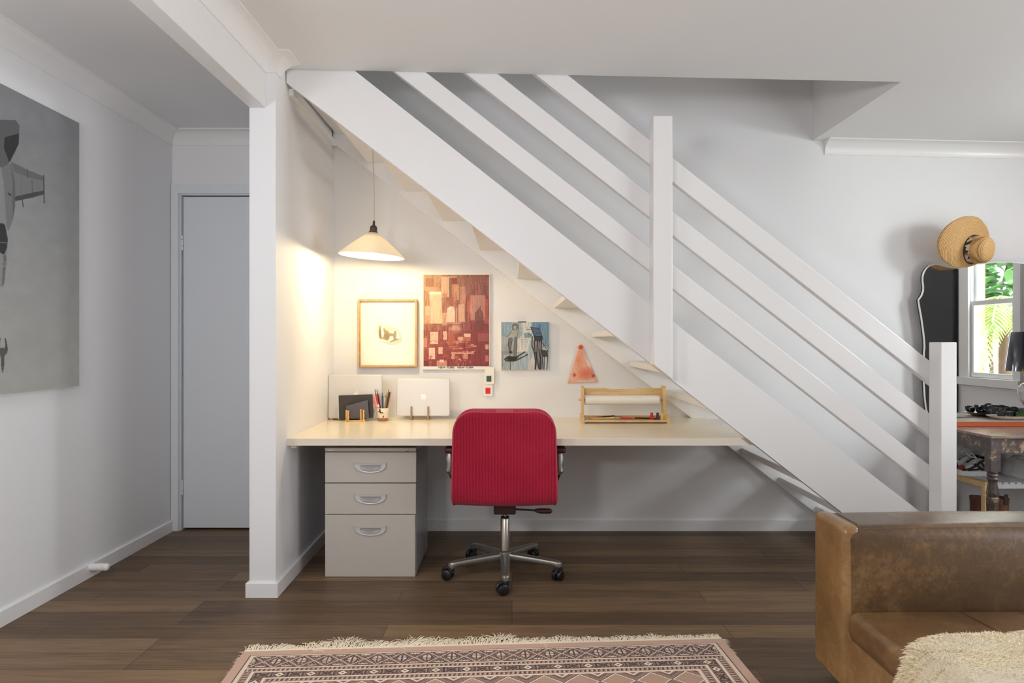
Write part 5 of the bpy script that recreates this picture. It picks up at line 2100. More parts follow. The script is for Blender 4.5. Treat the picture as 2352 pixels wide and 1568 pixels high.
me.materials.append(M['fleece'])
ob = bpy.data.objects.new('fleece', me)
COL.objects.link(ob)
ob.parent = shp
me.transform(Matrix.Translation(-world_off(shp)))
me.shade_smooth()
ob['kind'] = 'stuff'

# =================================================================== RUG
rug = empty('patterned_rug', (-0.09, 2.55, 0), 'pink and charcoal patterned rug with cream fringe on the floor', 'rug')
RA = math.radians(3.5)
rug.rotation_euler = (0, 0, RA)
RW, RL = 1.785, 2.5


def rugcol(u, v):
    """u across 0..RW, v away from fringe edge; arrays -> sRGB"""
    PK, DK, CR, MV, TN = (np.array(c, float) for c in ((200, 166, 148), (74, 60, 60), (232, 212, 190), (150, 122, 112), (196, 166, 146)))
    s = np.minimum(u, RW - u)
    out = np.zeros(u.shape + (3,)) + PK

    def put(mask, c):
        out[mask] = c

    dark_a = 0.036

    # ---- field (innermost)
    fv, fs_ = v - 0.245, s - 0.175
    fld = (fv > 0) & (fs_ > 0)
    put(fld, MV)
    pu, pv = 0.122, 0.11
    fu = u - RW / 2
    row = np.floor(fv / pv)
    a = np.abs(((fu / pu + 0.5 * (row % 2)) % 1) - 0.5) * 2
    b_ = np.abs((fv / pv) % 1 - 0.5) * 2
    dd = a + b_
    tex = (np.sin(u * 720) * np.sin(v * 640 + u * 300)) > 0.0
    put(fld & (dd < 0.93) & tex, TN)
    put(fld & (dd < 0.93) & ~tex, (164, 128, 112))
    put(fld & (np.abs(dd - 0.93) < 0.055), CR)
    put(fld & (np.abs(dd - 1.02) < 0.035), DK)
    put(fld & (dd > 1.35) & tex, DK)
    put(fld & (dd > 1.62) & (dd < 1.8), CR)
    # ---- border bands, defined by distance to the nearest side
    def band(mask, along, across, kind):
        # across 0..1
        if kind == 'small':
            put(mask, (168, 136, 122))
            ph = (along / 0.016) % 1
            q = np.abs(across - 0.5) * 2
            put(mask & (np.abs(ph - 0.5 + 0.3 * (across - 0.5)) < 0.17) & (q < 0.75), DK)
            put(mask & (np.abs(ph - 0.02 - 0.3 * (across - 0.5)) < 0.10) & (q < 0.6), CR)
        elif kind == 'hex':
            put(mask, (104, 88, 86))
            per = 0.106
            ph = (along / per) % 1
            cell = np.where(ph < 0.52, 0, 1)
            x0 = np.where(cell == 0, (ph - 0.26) / 0.26, (ph - 0.76) / 0.24)
            q = np.abs(across - 0.5) * 2
            ax_ = np.abs(x0)
            hexd = np.maximum(q, ax_ * 0.95 + q * 0.35)
            h0 = mask & (cell == 0)
            put(h0 & (hexd < 0.86), (170, 140, 126))
            put(h0 & (hexd < 0.74), DK)
            put(h0 & (ax_ + q * 0.8 < 0.62), CR)
            put(h0 & (ax_ + q * 0.9 < 0.22), DK)
            h1 = mask & (cell == 1)
            put(h1 & (ax_ < 0.84) & (q < 0.8), (178, 148, 132))
            put(h1 & (ax_ < 0.78) & (q < 0.78) & (np.abs(ax_ - q) < 0.26), DK)
            put(h1 & ((ax_ - 0.55) ** 2 + q ** 2 < 0.03), DK)
            put(h1 & (ax_ ** 2 + (q - 0.6) ** 2 < 0.03), DK)
            put(mask & (np.abs(ph - 0.525) < 0.012), (40, 34, 36))
            put(mask & (ph > 0.985), (40, 34, 36))
        elif kind == 'diamond':
            put(mask, (112, 94, 92))
            per = 0.0885
            ph = (along / per) % 1
            ax_ = np.abs(ph - 0.5) * 2
            q = np.abs(across - 0.5) * 2
            spk = (np.sin(along * 620) * np.sin(across * 33)) > 0.15
            put(mask & spk, (62, 50, 52))
            put(mask & (np.sin(along * 540 + 1) * np.sin(across * 27 + 2) > 0.55), (190, 160, 144))
            dmd = ax_ + q * 0.94
            put(mask & (np.abs(dmd - 0.97) < 0.085), (206, 176, 156))
            inner = (ax_ < 0.34) & (q < 0.46) & (ax_ + q * 0.5 < 0.42)
            put(mask & inner, CR)
            put(mask & inner & ((np.abs(ax_ - 0.02) < 0.035) | (np.abs(q - 0.02) < 0.05)), DK)
            put(mask & inner & (np.abs(q - 0.27) < 0.04), DK)
            put(mask & (np.abs((ax_ + q * 0.5) - 0.46) < 0.03) & (q < 0.55), DK)
            cor = (q > 0.70) & (q < 0.90) & (ax_ > 0.62)
            put(mask & cor & ((ax_ * 6 % 1) > 0.28), CR)

    # diamond band only along the fringe ends
    e = 0.052
    m0 = (v > 0.047) & (v < 0.132) & (s > e)
    band(m0, u - RW / 2, (v - 0.047) / 0.085, 'diamond')

    def ring(d0, d1, s0, s1, kind, c=None):
        """band occupying v in d0..d1 along the end and s in s0..s1 along the sides"""
        end = (v > d0) & (v <= d1) & (s > s0)
        side = (s > s0) & (s <= s1) & (v > d1)
        if kind == 'flat':
            put(end, c)
            put(side, c)
        else:
            band(end, u - RW / 2, (v - d0) / (d1 - d0), kind)
            band(side, v, (s - s0) / (s1 - s0), kind)
    ring(0.036, 0.0395, 0.034, 0.0385, 'flat', DK)
    ring(0.0395, 0.047, 0.0385, 0.052, 'flat', CR * 0.97)
    m0 = (v > 0.047) & (v < 0.132) & (s > e)
    band(m0, u - RW / 2, (v - 0.047) / 0.085, 'diamond')
    put((v > 0.132) & (v <= 0.1355) & (s > e), DK)
    ring(0.1355, 0.142, 0.052, 0.052, 'flat', CR)
    ring(0.142, 0.161, 0.052, 0.078, 'small')
    ring(0.161, 0.168, 0.078, 0.089, 'flat', CR)
    ring(0.168, 0.205, 0.089, 0.128, 'hex')
    ring(0.205, 0.212, 0.128, 0.139, 'flat', CR)
    ring(0.212, 0.235, 0.139, 0.165, 'small')
    ring(0.235, 0.245, 0.165, 0.178, 'flat', CR)
    return out


TK = 0.008
M['ink_rug'] = attr_mat('woven_wool', 0.95, 0.4)
# near band fine, remainder coarse : local frame x right, y away from viewer, origin on far edge centre
LX0 = -RW / 2
off = Vector((0, 0, 0))


def rug_piece(v0, v1, nx, ny):
    uu, vv = np.meshgrid(np.linspace(0, RW, nx), np.linspace(v0, v1, ny))
    return rugcol(uu, vv)


pile = ink_grid('pile', M['ink_rug'], (LX0, 0, TK), (RW, 0, 0), (0, -0.45, 0), rug_piece(0, 0.45, 880, 190), rug, local=True)
pile2 = ink_grid('pile', M['ink_rug'], (LX0, -0.45, TK), (RW, 0, 0), (0, -(RL - 0.45), 0), rug_piece(0.45, RL, 400, 420), rug, local=True)
MB().box(LX0, -LX0, -RL, 0, 0.0005, TK - 0.0006).build('backing', mat('rug_backing', (196, 164, 146), 0.95, bump=0.2, bscale=300), rug, local=True)
M['fringe'] = mat('cream_cotton_fringe', (238, 226, 204), 0.9, var=0.08, scale=40)
rr = random.Random(21)
vs, fs = [], []
nst = 950
fm = MB()
fm.box(LX0 + 0.002, -LX0 - 0.002, -0.004, 0.006, 0.0005, TK + 0.0012)
for i in range(nst):
    u = LX0 + 0.004 + (RW - 0.008) * (i + rr.random()) / nst
    tt = (u - LX0) / RW
    clump = math.sin(tt * 40) + 0.8 * math.sin(tt * 97 + 1)
    L_ = 0.055 + 0.022 * max(-0.6, clump) + 0.02 * rr.random()
    if tt > 0.62:
        L_ *= 0.62
    if tt < 0.12 or tt > 0.95:
        L_ *= 0.62
    ang = 0.35 + 0.35 * math.sin(tt * 23 + 0.7) + rr.gauss(0, 0.28) - (0.5 if tt < 0.07 else 0)
    if rr.random() < 0.05:
        ang += rr.gauss(0, 0.9)
    p = Vector((u, 0.003, 0.004 + 0.004 * rr.random()))
    d_ = Vector((math.sin(ang), math.cos(ang), 0))
    w_ = 0.0019
    segs = 4
    curl = rr.gauss(0.0, 0.35)
    o_ = len(fm.v)
    for k in range(segs + 1):
        t = k / segs
        a2 = ang + curl * t
        q_ = p + Vector((math.sin(a2), math.cos(a2), 0)) * (L_ * t)
        q_.z = (p.z * (1 - t) + 0.003 * t) + 0.010 * math.sin(t * 2.6) * rr.random()
        sd = Vector((math.cos(a2), -math.sin(a2), 0)) * w_ * (1 - 0.55 * t)
        fm.v.append(tuple(q_ - sd))
        fm.v.append(tuple(q_ + sd))
        fm.v.append(tuple(q_ + Vector((0, 0, 0.002 * (1 - t * 0.6)))))
    for k in range(segs):
        a = o_ + k * 3
        fm.f += [(a, a + 3, a + 5, a + 2), (a + 2, a + 5, a + 4, a + 1), (a + 1, a + 4, a + 3, a)]
fm.build('fringe', M['fringe'], rug, local=True)
# loose wool at both far corners
fm = MB()
for i in range(70):
    sgn = -1 if i % 2 else 1
    y = -0.002 - 0.16 * rr.random() ** 2
    a2 = math.pi / 2 * sgn + rr.gauss(0, 0.5)
    L_ = 0.012 + 0.02 * rr.random() * (1 if y > -0.06 else 0.5)
    p = Vector((sgn * (RW / 2 - 0.002), y, 0.006))
    d_ = Vector((math.sin(a2), math.cos(a2), 0))
    sd = Vector((d_.y, -d_.x, 0)) * 0.0012
    o_ = len(fm.v)
    t_ = p + d_ * L_
    fm.v += [tuple(p - sd), tuple(p + sd), (t_.x, t_.y, 0.004)]
    fm.f.append((o_, o_ + 1, o_ + 2))
fm.build('frayed_edge', M['fringe'], rug, local=True)
rug.location = (-0.0895, 2.5515, 0)
# =================================================================== RIGHT SIDE : TABLE, MIRROR, HAT ...
TZ = 0.66
TX0, TX1, TY0, TY1 = 2.432, 3.52, 3.468, 3.998
tb = empty('console_table', (2.95, 3.72, 0), 'worn dark timber table with turned legs below the mirror', 'table')
B(TX0, TX1, TY0, TY1, TZ - 0.016, TZ).build('table_top', M['table_top'], tb, bevel=0.004)
ap = MB().box(TX0 + 0.01, TX1 - 0.01, TY0 + 0.012, TY0 + 0.034, TZ - 0.093, TZ - 0.016)
ap.box(TX0 + 0.01, TX0 + 0.03, TY0 + 0.034, TY1 - 0.012, TZ - 0.093, TZ - 0.016).box(TX1 - 0.03, TX1 - 0.01, TY0 + 0.034, TY1 - 0.012, TZ - 0.093, TZ - 0.016)
ap.box(TX0 + 0.03, TX1 - 0.03, TY1 - 0.034, TY1 - 0.012, TZ - 0.093, TZ - 0.016)
ap.build('apron', M['worn_wood'], tb, bevel=0.002)
for lx in (TX0 + 0.031, TX1 - 0.031):
    for ly in (TY0 + 0.031, TY1 - 0.031):
        m = MB().box(lx - 0.0245, lx + 0.0245, ly - 0.0245, ly + 0.0245, TZ - 0.182, TZ - 0.017)
        zz = TZ - 0.182
        prof = [(1e-6, 0), (0.016, 0), (0.019, 0.02), (0.022, 0.10), (0.026, 0.25), (0.028, zz - 0.150), (0.0305, zz - 0.140), (0.0245, zz - 0.132), (0.0295, zz - 0.118), (0.0275, zz - 0.108), (0.0205, zz - 0.062),
                (0.0215, zz - 0.05), (0.0275, zz - 0.040), (0.0215, zz - 0.031), (0.0275, zz - 0.022), (0.0225, zz - 0.014), (0.0255, zz - 0.004), (0.0235, zz + 0.001), (1e-6, zz + 0.001)]
        m.lathe(prof, (lx, ly, 0), 24)
        m.build('leg', M['worn_wood'], tb, smooth=True, angle=35)

tr = empty('lacquered_tray', (2.95, 3.9, TZ), 'orange red lacquered board lying on the worn table', 'tray')
B(2.50, 3.38, 3.842, 4.032, TZ + 0.0005, TZ + 0.027).build('board', M['orange_wood'], tr, bevel=0.002)
B(2.50, 3.38, 3.840, 4.034, TZ + 0.0272, TZ + 0.031).build('top_veneer', M['tray_top'], tr)

pcx, pcy, pcz = 2.885, 3.955, TZ + 0.0312
plt = empty('plate', (pcx, pcy, pcz), 'pale shallow dish of sunglasses on the orange board', 'plate')
MB().lathe([(1e-6, 0.0), (0.075, 0.0), (0.085, 0.004), (0.118, 0.018), (0.120, 0.021), (0.116, 0.021), (0.084, 0.008), (1e-6, 0.006)], (0, 0, 0), 40, None, 1.1, 0.62).build('dish', mat('cream_glaze', (216, 208, 196), 0.25), plt, local=True, smooth=True)


def sunglasses(loc, rot, lens, label, sc=1.0):
    r = empty('sunglasses', loc, label, 'sunglasses', 'sunglasses heaped on the plate')
    r.rotation_euler = rot
    for s in (-1, 1):
        m = MB()
        def lens_pt(u, v, s=s):
            a = u * 2 * math.pi
            rr_ = max(v, 0.001)
            x = 0.030 * sc * rr_ * math.cos(a)
            z = 0.024 * sc * rr_ * math.sin(a)
            return (s * 0.034 * sc + x, 0.004 * (1 - rr_ * rr_) + 0.10 * (s * 0.034 * sc + x) ** 2 / 0.07, z)
        m.grid(lens_pt, 24, 5, True)
        lo_ = m.build('lens', lens, r, local=True, smooth=True)
        mdf = lo_.modifiers.new('solid', 'SOLIDIFY')
        mdf.thickness = 0.002
        m = MB().tube([lens_pt(k / 24, 1.0) for k in range(24)], 0.0026, 8, closed=True)
        m.build('rim', M['black_plastic'], r, local=True, smooth=True)
        MB().tube([(s * 0.064 * sc, 0.006, 0.010), (s * 0.066 * sc, 0.014, 0.010), (s * 0.050 * sc, 0.018 + 0.005 * s, 0.009), (-s * 0.030 * sc, 0.018 + 0.005 * s, 0.004), (-s * 0.058 * sc, 0.017 + 0.005 * s, -0.008)], [0.0038, 0.0032, 0.0026, 0.0026, 0.0034], 8).build('temple', M['black_plastic'], r, local=True, smooth=True)
    MB().tube([(-0.007 * sc, 0.003, 0.006), (0, 0.002, 0.009), (0.007 * sc, 0.003, 0.006)], 0.0026, 8).build('bridge', M['black_plastic'], r, local=True, smooth=True)
    return r


sunglasses((pcx - 0.045, pcy - 0.040, pcz + 0.030), (0.45, 0.10, 0.15), M['glass_dark'], 'black sunglasses at the left of the plate', 0.9)
sunglasses((pcx + 0.060, pcy - 0.050, pcz + 0.027), (0.30, -0.12, -0.2), M['green_glass'], 'green tinted sunglasses at the front of the plate', 0.85)
sunglasses((pcx + 0.05, pcy + 0.005, pcz + 0.045), (0.55, 0.12, 0.2), M['glass_dark'], 'black sunglasses behind the green tinted pair', 1.0)
sunglasses((pcx - 0.045, pcy + 0.020, pcz + 0.046), (0.7, 0.05, -0.3), M['glass_dark'], 'black sunglasses at the back of the plate', 0.95)

# mirror
YM = 4.05
mr = empty('wall_mirror', (2.92, YM, 0.70), 'large frameless mirror with scalloped edge on the right of the wall', 'mirror')


def mp_(x, y):
    return PXZ(x, y, YM)


c5 = [(530, 470), (500, 480), (470, 507), (450, 540), (440, 575), (439, 620), (445, 665), (444, 700), (430, 740), (403, 778), (408, 815), (415, 860), (424, 905), (431, 950), (438, 1000), (446, 1060), (453, 1120), (456, 1180), (451, 1245)]
left = [mp_(2000 + x / 3.733, 480 + y / 3.733) for x, y in c5]
left += [mp_(*p) for p in ((2119.5, 850), (2120.8, 880), (2122.5, 912), (2126, 940), (2133, 962), (2146, 976))]
left = left[::-1]
cxm = mp_(2306, 600)[0]
arch = [mp_(x, y) for x, y in ((2146, 604.5), (2158, 606), (2180, 612), (2205, 614), (2232, 608), (2258, 603.5), (2280, 600.5), (2306, 599.5))]
half = left + arch[:-1]
outline = half + [arch[-1]] + [(2 * cxm - x, z) for x, z in half[::-1]]
MB().prism(outline, 'y', YM + 0.004, YM + 0.016).build('backing', M['mirror_back'], mr)
cz_ = sum(p[1] for p in outline) / len(outline)


def inset(k):
    r_ = []
    n = len(outline)
    for i in range(n):
        a, b = Vector(outline[i - 1]), Vector(outline[(i + 1) % n])
        t = (b - a).normalized()
        r_.append((outline[i][0] + t.y * k, outline[i][1] - t.x * k))
    return r_


i0, i1 = outline, inset(0.0085)
area = sum(outline[i - 1][0] * outline[i][1] - outline[i][0] * outline[i - 1][1] for i in range(len(outline)))
if area > 0:
    i1 = inset(-0.0085)
n = len(outline)
MB().prism(i1, 'y', YM, YM + 0.0035).build('glass', M['mirror'], mr)
vs = [(x, YM + 0.002, z) for x, z in i0] + [(x, YM - 0.0005, z) for x, z in i1] + [(x, YM + 0.004, z) for x, z in i0]
fs = [(i, (i + 1) % n, n + (i + 1) % n, n + i) for i in range(n)] + [(i, (i + 1) % n, 2 * n + (i + 1) % n, 2 * n + i) for i in range(n)]
MB().add(vs, fs).build('bevelled_edge', M['mirror_edge'], mr)
bmx = MB()
bmx.box(cxm - 0.03, cxm + 0.03, YM + 0.016, YB - 0.001, 1.40, 1.44)
bmx.build('hanger', M['steel_hook'], mr)

# straw hat hung on the mirror top
hc = P(2234, 573, 3.975)
hat = empty('straw_hat', hc, 'wide brimmed straw sun hat hanging over the mirror top', 'hat')
axis = Vector((0.36, -0.90, -0.14)).normalized()
hat.rotation_mode = 'QUATERNION'
hat.rotation_quaternion = axis.to_track_quat('Z', 'X')
hq = hat.rotation_quaternion.to_matrix()
hinv = hq.transposed()
# brim reach by direction as hung: (angle from +x world, counter-clockwise) -> radius
BR = [(0, 0.106), (30, 0.128), (60, 0.160), (90, 0.188), (120, 0.212), (145, 0.226), (170, 0.226), (195, 0.202), (220, 0.158), (245, 0.116), (270, 0.094), (300, 0.085), (330, 0.092), (360, 0.106)]


def brim_r(a):
    a = a % 360
    for (p, q_), (r_, s_3) in zip(BR[:-1], BR[1:]):
        if a <= r_:
            t = (a - p) / (r_ - p)
            return q_ + (s_3 - q_) * (0.6 * t + 0.4 * t * t * (3 - 2 * t))
    return BR[-1][1]


def brim(u, v):
    a = u * 2 * math.pi
    d_ = Vector((math.cos(a), math.sin(a), 0))
    wd = hq @ d_
    aw = math.degrees(math.atan2(wd.z, wd.x))
    r = 0.077 + v * (brim_r(aw) - 0.077)
    full = max(0.0, brim_r(aw) - 0.12) / 0.13
    z = -0.004 * v + 0.006 * v * v * math.sin(3 * a + 0.6)
    z -= 0.055 * v * v * max(0.0, -wd.x) ** 1.5       # left side falls back to the wall
    z += 0.030 * v * v * max(0.0, wd.x)               # right side curls forward
    z += 0.012 * v * v * max(0.0, -wd.z)
    return (d_.x * r, d_.y * r, z)


o = MB().grid(brim, 72, 14, True).build('brim', M['straw'], hat, local=True, smooth=True)
md = o.modifiers.new('solid', 'SOLIDIFY')
md.thickness = 0.003
crown = [(0.081, -0.004), (0.080, 0.02), (0.079, 0.05), (0.076, 0.072), (0.068, 0.088), (0.052, 0.097), (0.030, 0.101), (0.012, 0.102), (1e-6, 0.1025)]
MB().lathe(crown, (0, 0, 0), 48, None, 1.0, 0.92).build('crown', M['straw'], hat, local=True, smooth=True)
M['ribbon'] = None


def ribbon_mat():
    m, nt, b = new_mat('printed_ribbon')
    tc = N(nt, 'ShaderNodeTexCoord')
    v = N(nt, 'ShaderNodeTexVoronoi', Scale=55.0)
    nt.links.new(tc.outputs['Object'], v.inputs['Vector'])
    r = ramp(nt, [(0.25, (60, 46, 42)), (0.5, (170, 138, 118)), (0.8, (212, 190, 170))])
    nt.links.new(v.outputs['Distance'], r.inputs['Fac'])
    sep = N(nt, 'ShaderNodeSeparateColor')
    nt.links.new(v.outputs['Color'], sep.inputs[0])
    nt.links.new(sep.outputs[0], r.inputs['Fac'])
    nt.links.new(r.outputs['Color'], b.inputs['Base Color'])
    b.inputs['Roughness'].default_value = 0.7
    return m


MB().lathe([(0.0825, 0.000), (0.0825, 0.024), (0.0805, 0.028)], (0, 0, 0), 48, None, 1.0, 0.92).build('ribbon', ribbon_mat(), hat, local=True, smooth=True)
MB().tube([(0.0835 * math.cos(a), 0.0770 * math.sin(a), 0.0015) for a in [k * 2 * math.pi / 40 for k in range(40)]], 0.0022, 6, closed=True).build('band_cord', M['black_plastic'], hat, local=True, smooth=True)

# table lamp at the frame edge
ly_ = 3.75
yv_ = 2 * YM - ly_                      # apparent depth of its reflection
lx_ = (2388 - CX) * yv_ / F
tl = empty('table_lamp', (lx_, ly_, TZ), 'glossy navy table lamp reflected at the right of the mirror', 'table lamp')
zt_, zb2 = PXZ(0, 762, yv_)[1] - TZ, PXZ(0, 852, yv_)[1] - TZ
rt_, rb_ = (2388 - 2331.5) * yv_ / F, (2388 - 2321) * yv_ / F
so = MB().lathe([(rt_ - 0.004, zt_ - 0.004), (rt_ - 0.002, zt_), (rt_, zt_ - 0.003), (rb_, zb2), (rb_ - 0.003, zb2)], (0, 0, 0), 56)
so.f = [f for f in so.f if len(f) == 4]
so = so.build('lamp_shade', M['navy'], tl, local=True, smooth=True)
md = so.modifiers.new('solid', 'SOLIDIFY')
md.thickness = 0.003
gb = [(0.060, 0.004), (0.070, 0.04), (0.095, 0.09), (0.116, 0.14), (0.116, 0.18), (0.085, 0.213), (0.04, 0.232), (0.018, 0.24)]
MB().lathe([(1e-6, 0), (0.056, 0)] + [interp(gb, k / 40) for k in range(41)] + [(1e-6, 0.241)], (0, 0, 0), 64).build('glass_base', M['clear_glass'], tl, local=True, smooth=True)
MB().tube([(0, 0, 0.238), (0, 0, zb2 + 0.02)], 0.009, 12).build('stem', M['chrome'], tl, local=True, smooth=True)

# shoe rack
RKX, RKY0, RKY1, RKZ = 2.563, 3.70, 4.02, 0.378
rk = empty('shoe_rack', (3.0, 3.86, 0), 'low shoe rack of pale pine ends and white slats under the table', 'shoe rack')
for xx in (RKX, 3.40):
    m = MB().box(xx, xx + 0.028, RKY0, RKY0 + 0.03, 0, RKZ).box(xx, xx + 0.028, RKY1 - 0.03, RKY1, 0, RKZ)
    m.box(xx, xx + 0.028, RKY0 + 0.03, RKY1 - 0.03, RKZ - 0.035, RKZ).box(xx, xx + 0.028, RKY0 + 0.03, RKY1 - 0.03, 0.05, 0.08)
    m.build('end_frame', M['pine'], rk, bevel=0.002)
m = MB().box(RKX + 0.028, 3.40, RKY0 + 0.002, RKY0 + 0.016, RKZ - 0.036, RKZ - 0.012).box(RKX + 0.028, 3.40, RKY1 - 0.02, RKY1 - 0.004, RKZ - 0.036, RKZ - 0.012)
m.build('rail', M['shoe_white'], rk, bevel=0.001)
m = MB()
k = 0
xx = RKX + 0.032
while xx < 3.38:
    m.box(xx, xx + 0.024, RKY0 + 0.002, RKY1 - 0.004, RKZ - 0.012, RKZ - 0.002)
    xx += 0.036
m.build('slatted_shelf', M['shoe_white'], rk)
SZ = RKZ - 0.0015


def shoe_body(L_, W_, Hh, prof_top, name, m, parent, toe=1.0, base=0.0, nu=28, nv=10, wprof=None):
    """loft along length x (0 heel .. L toe); cross section superellipse sitting on z=base"""
    wprof = wprof or [(0, 0.62), (0.08, 0.80), (0.3, 0.80), (0.5, 0.78), (0.72, 1.0), (0.88, 0.92), (0.97, 0.6), (1.0, 0.25)]

    def il(tab, t):
        for (a, b), (c, d) in zip(tab[:-1], tab[1:]):
            if t <= c:
                q_ = (t - a) / (c - a)
                q_ = q_ * q_ * (3 - 2 * q_)
                return b + (d - b) * q_
        return tab[-1][1]

    def pt(u, v):
        x = v * L_
        h = il(prof_top, v) * Hh
        w = il(wprof, v) * W_ / 2
        a = math.pi * u
        c_, s_2 = math.cos(a), math.sin(a)
        y = w * math.copysign(abs(c_) ** 0.55, c_) * (1 - 0.25 * s_2 * min(1, h / Hh))
        return (x, y, base + h * abs(s_2) ** 0.6)
    g = MB().grid(pt, nu, nv * 3)
    g.f.append(tuple(range(nu)))
    g.f.append(tuple(range(len(g.v) - nu, len(g.v))))
    return g.build(name, m, parent, local=True, smooth=True, angle=60)


def sole(L_, W_, t0, t1, name, m, parent):
    pts = []
    for k in range(40):
        a = 2 * math.pi * k / 40
        c_, s_2 = math.cos(a), math.sin(a)
        x = L_ / 2 + L_ / 2 * math.copysign(abs(c_) ** 0.75, c_)
        tt = x / L_
        w = W_ / 2 * (0.82 + 0.20 * math.exp(-((tt - 0.72) / 0.2) ** 2) - 0.06 * math.exp(-((tt - 0.42) / 0.15) ** 2))
        pts.append((x, w * math.copysign(abs(s_2) ** 0.8, s_2)))
    return MB().prism(pts, 'z', t0, t1).build(name, m, parent, local=True, bevel=0.004, segs=3)


# sporty sneakers, toe towards the left
def sneaker(x, y, rz, label):
    r = empty('sneaker', (x, y, SZ), label, 'shoe', 'sneakers on the rack')
    r.rotation_euler = (0, 0, rz)
    sole(0.205, 0.085, 0.0, 0.030, 'sole', M['shoe_white'], r)
    up_ = shoe_body(0.198, 0.078, 0.075, [(0, 0.86), (0.12, 0.95), (0.3, 0.80), (0.45, 0.98), (0.56, 0.90), (0.72, 0.60), (0.9, 0.36), (1.0, 0.14)], 'upper', M['white_canvas'], r, base=0.026)
    pt = MB()
    for s in (-1, 1):
        for pts in ([(0.20, 0.036), (0.165, 0.042), (0.125, 0.062), (0.10, 0.085), (0.055, 0.095)], [(0.17, 0.036), (0.13, 0.040), (0.095, 0.046), (0.06, 0.034)], [(0.135, 0.070), (0.108, 0.055), (0.092, 0.036)], [(0.10, 0.090), (0.085, 0.060), (0.055, 0.036)], [(0.05, 0.094), (0.02, 0.088), (0.004, 0.07)]):
            pt.tube([(px, s * (0.0405 - 0.18 * max(0, pz - 0.05) - 0.12 * max(0, px - 0.15)), pz) for px, pz in pts], 0.0058, 8)
    pt.build('overlay', M['shoe_black'], up_, local=True, smooth=True)
    MB().ball((0.180, 0, 0.040), 0.021, 10, 1.0, 1.4, 0.8).build('toe_cap', M['shoe_red'], up_, local=True, smooth=True)
    MB().tube([(0.05, 0.018, 0.09), (0.03, 0.02, 0.112), (0.014, 0.018, 0.13), (0.006, 0.008, 0.134), (0.004, 0, 0.115), (0.006, 0, 0.09)], 0.004, 8).build('heel_tab', M['white_canvas'], up_, local=True, smooth=True)
    MB().tube([(0.11, 0.01, 0.096), (0.125, 0.012, 0.118), (0.14, 0.008, 0.128), (0.142, -0.006, 0.115), (0.12, -0.012, 0.10), (0.10, 0.0, 0.10)], 0.0034, 8).build('lace', M['white_canvas'], up_, local=True, smooth=True)
    return r


sneaker(2.752, 3.885, math.radians(176), 'black and white sneaker with red toe on the left of the rack')
sneaker(2.770, 3.983, math.radians(178), 'black and white sneaker nearly hidden behind the left one')


def slipon(x, y, rz, label):
    r = empty('slip_on_shoe', (x, y, SZ), label, 'shoe', 'white slip-on shoes on the rack')
    r.rotation_euler = (0, 0, rz)
    sole(0.26, 0.098, 0.0, 0.030, 'sole', M['shoe_white'], r)
    u_ = shoe_body(0.252, 0.094, 0.10, [(0, 0.66), (0.12, 0.66), (0.3, 0.74), (0.45, 1.0), (0.58, 0.95), (0.75, 0.62), (0.92, 0.40), (1.0, 0.16)], 'upper', M['white_canvas'], r, base=0.022)
    def op(u, v):
        a = 2 * math.pi * u
        rr_ = max(v, 0.001)
        x_ = 0.072 + 0.066 * rr_ * math.cos(a)
        return (x_, 0.030 * rr_ * math.sin(a), 0.0955 + 0.30 * max(0, (x_ - 0.05)) * 0.42 - 0.008 * (1 - rr_))
    MB().grid(op, 26, 6, True).build('opening', M['grey_lining'], u_, local=True, smooth=True)
    MB().tube([op(k / 26, 1.0) for k in range(26)], 0.004, 8, closed=True).build('collar', M['white_canvas'], u_, local=True, smooth=True)
    return r


slipon(2.868, 3.735, math.radians(93), 'white slip-on shoe just right of the table leg')
slipon(2.985, 3.742, math.radians(90), 'white slip-on shoe at the right edge of the picture')


def boot(x, y, rz, Hb, m, label, group, loop=True):
    r = empty('ankle_boot', (x, y, 0.0), label, 'boot', group)
    r.rotation_euler = (0, 0, rz)
    sole(0.27, 0.096, 0.0, 0.022, 'sole', M['black_plastic'], r)
    f_ = shoe_body(0.262, 0.092, 0.115, [(0, 0.9), (0.2, 1.0), (0.38, 1.0), (0.52, 0.82), (0.75, 0.58), (0.92, 0.45), (1.0, 0.2)], 'foot', m, r, base=0.020)
    s_ = MB().lathe([(0.046, 0.10), (0.047, 0.15), (0.050, Hb - 0.03), (0.053, Hb), (0.050, Hb + 0.002), (0.047, Hb - 0.004), (0.044, 0.16)], (0.062, 0, 0), 30, None, 1.12, 0.86)
    s_.f = [q for q in s_.f if len(q) == 4]
    s_ = s_.build('shaft', m, r, local=True, smooth=True)
    MB().lathe([(1e-6, 0.165), (0.046, 0.165), (0.047, 0.17)], (0.062, 0, 0), 24, None, 1.12, 0.86).build('lining', M['dark_leather'], s_, local=True, smooth=True)
    if loop:
        MB().box(0.001, 0.006, -0.012, 0.012, Hb - 0.03, Hb + 0.03).build('pull_loop', M['dark_leather'], s_, local=True, bevel=0.002)
    return r


boot(2.640, 3.79, math.radians(91), 0.262, M['red_boot'], 'red brown ankle boot behind the pine rack leg', 'boots under the rack', False)
boot(2.742, 3.785, math.radians(89), 0.262, M['leather_boot'], 'tan ankle boot with a pull loop behind the turned table leg', 'boots under the rack')


def lowshoe(x, y, rz, label):
    r = empty('leather_shoe', (x, y, 0.0), label, 'shoe', 'dark shoes under the rack')
    r.rotation_euler = (0, 0, rz)
    sole(0.27, 0.096, 0.0, 0.024, 'sole', M['black_plastic'], r)
    u_ = shoe_body(0.262, 0.09, 0.175, [(0, 1.0), (0.1, 1.0), (0.3, 0.82), (0.45, 0.78), (0.6, 0.6), (0.8, 0.38), (1.0, 0.16)], 'upper', M['dark_leather'], r, base=0.02)
    return r


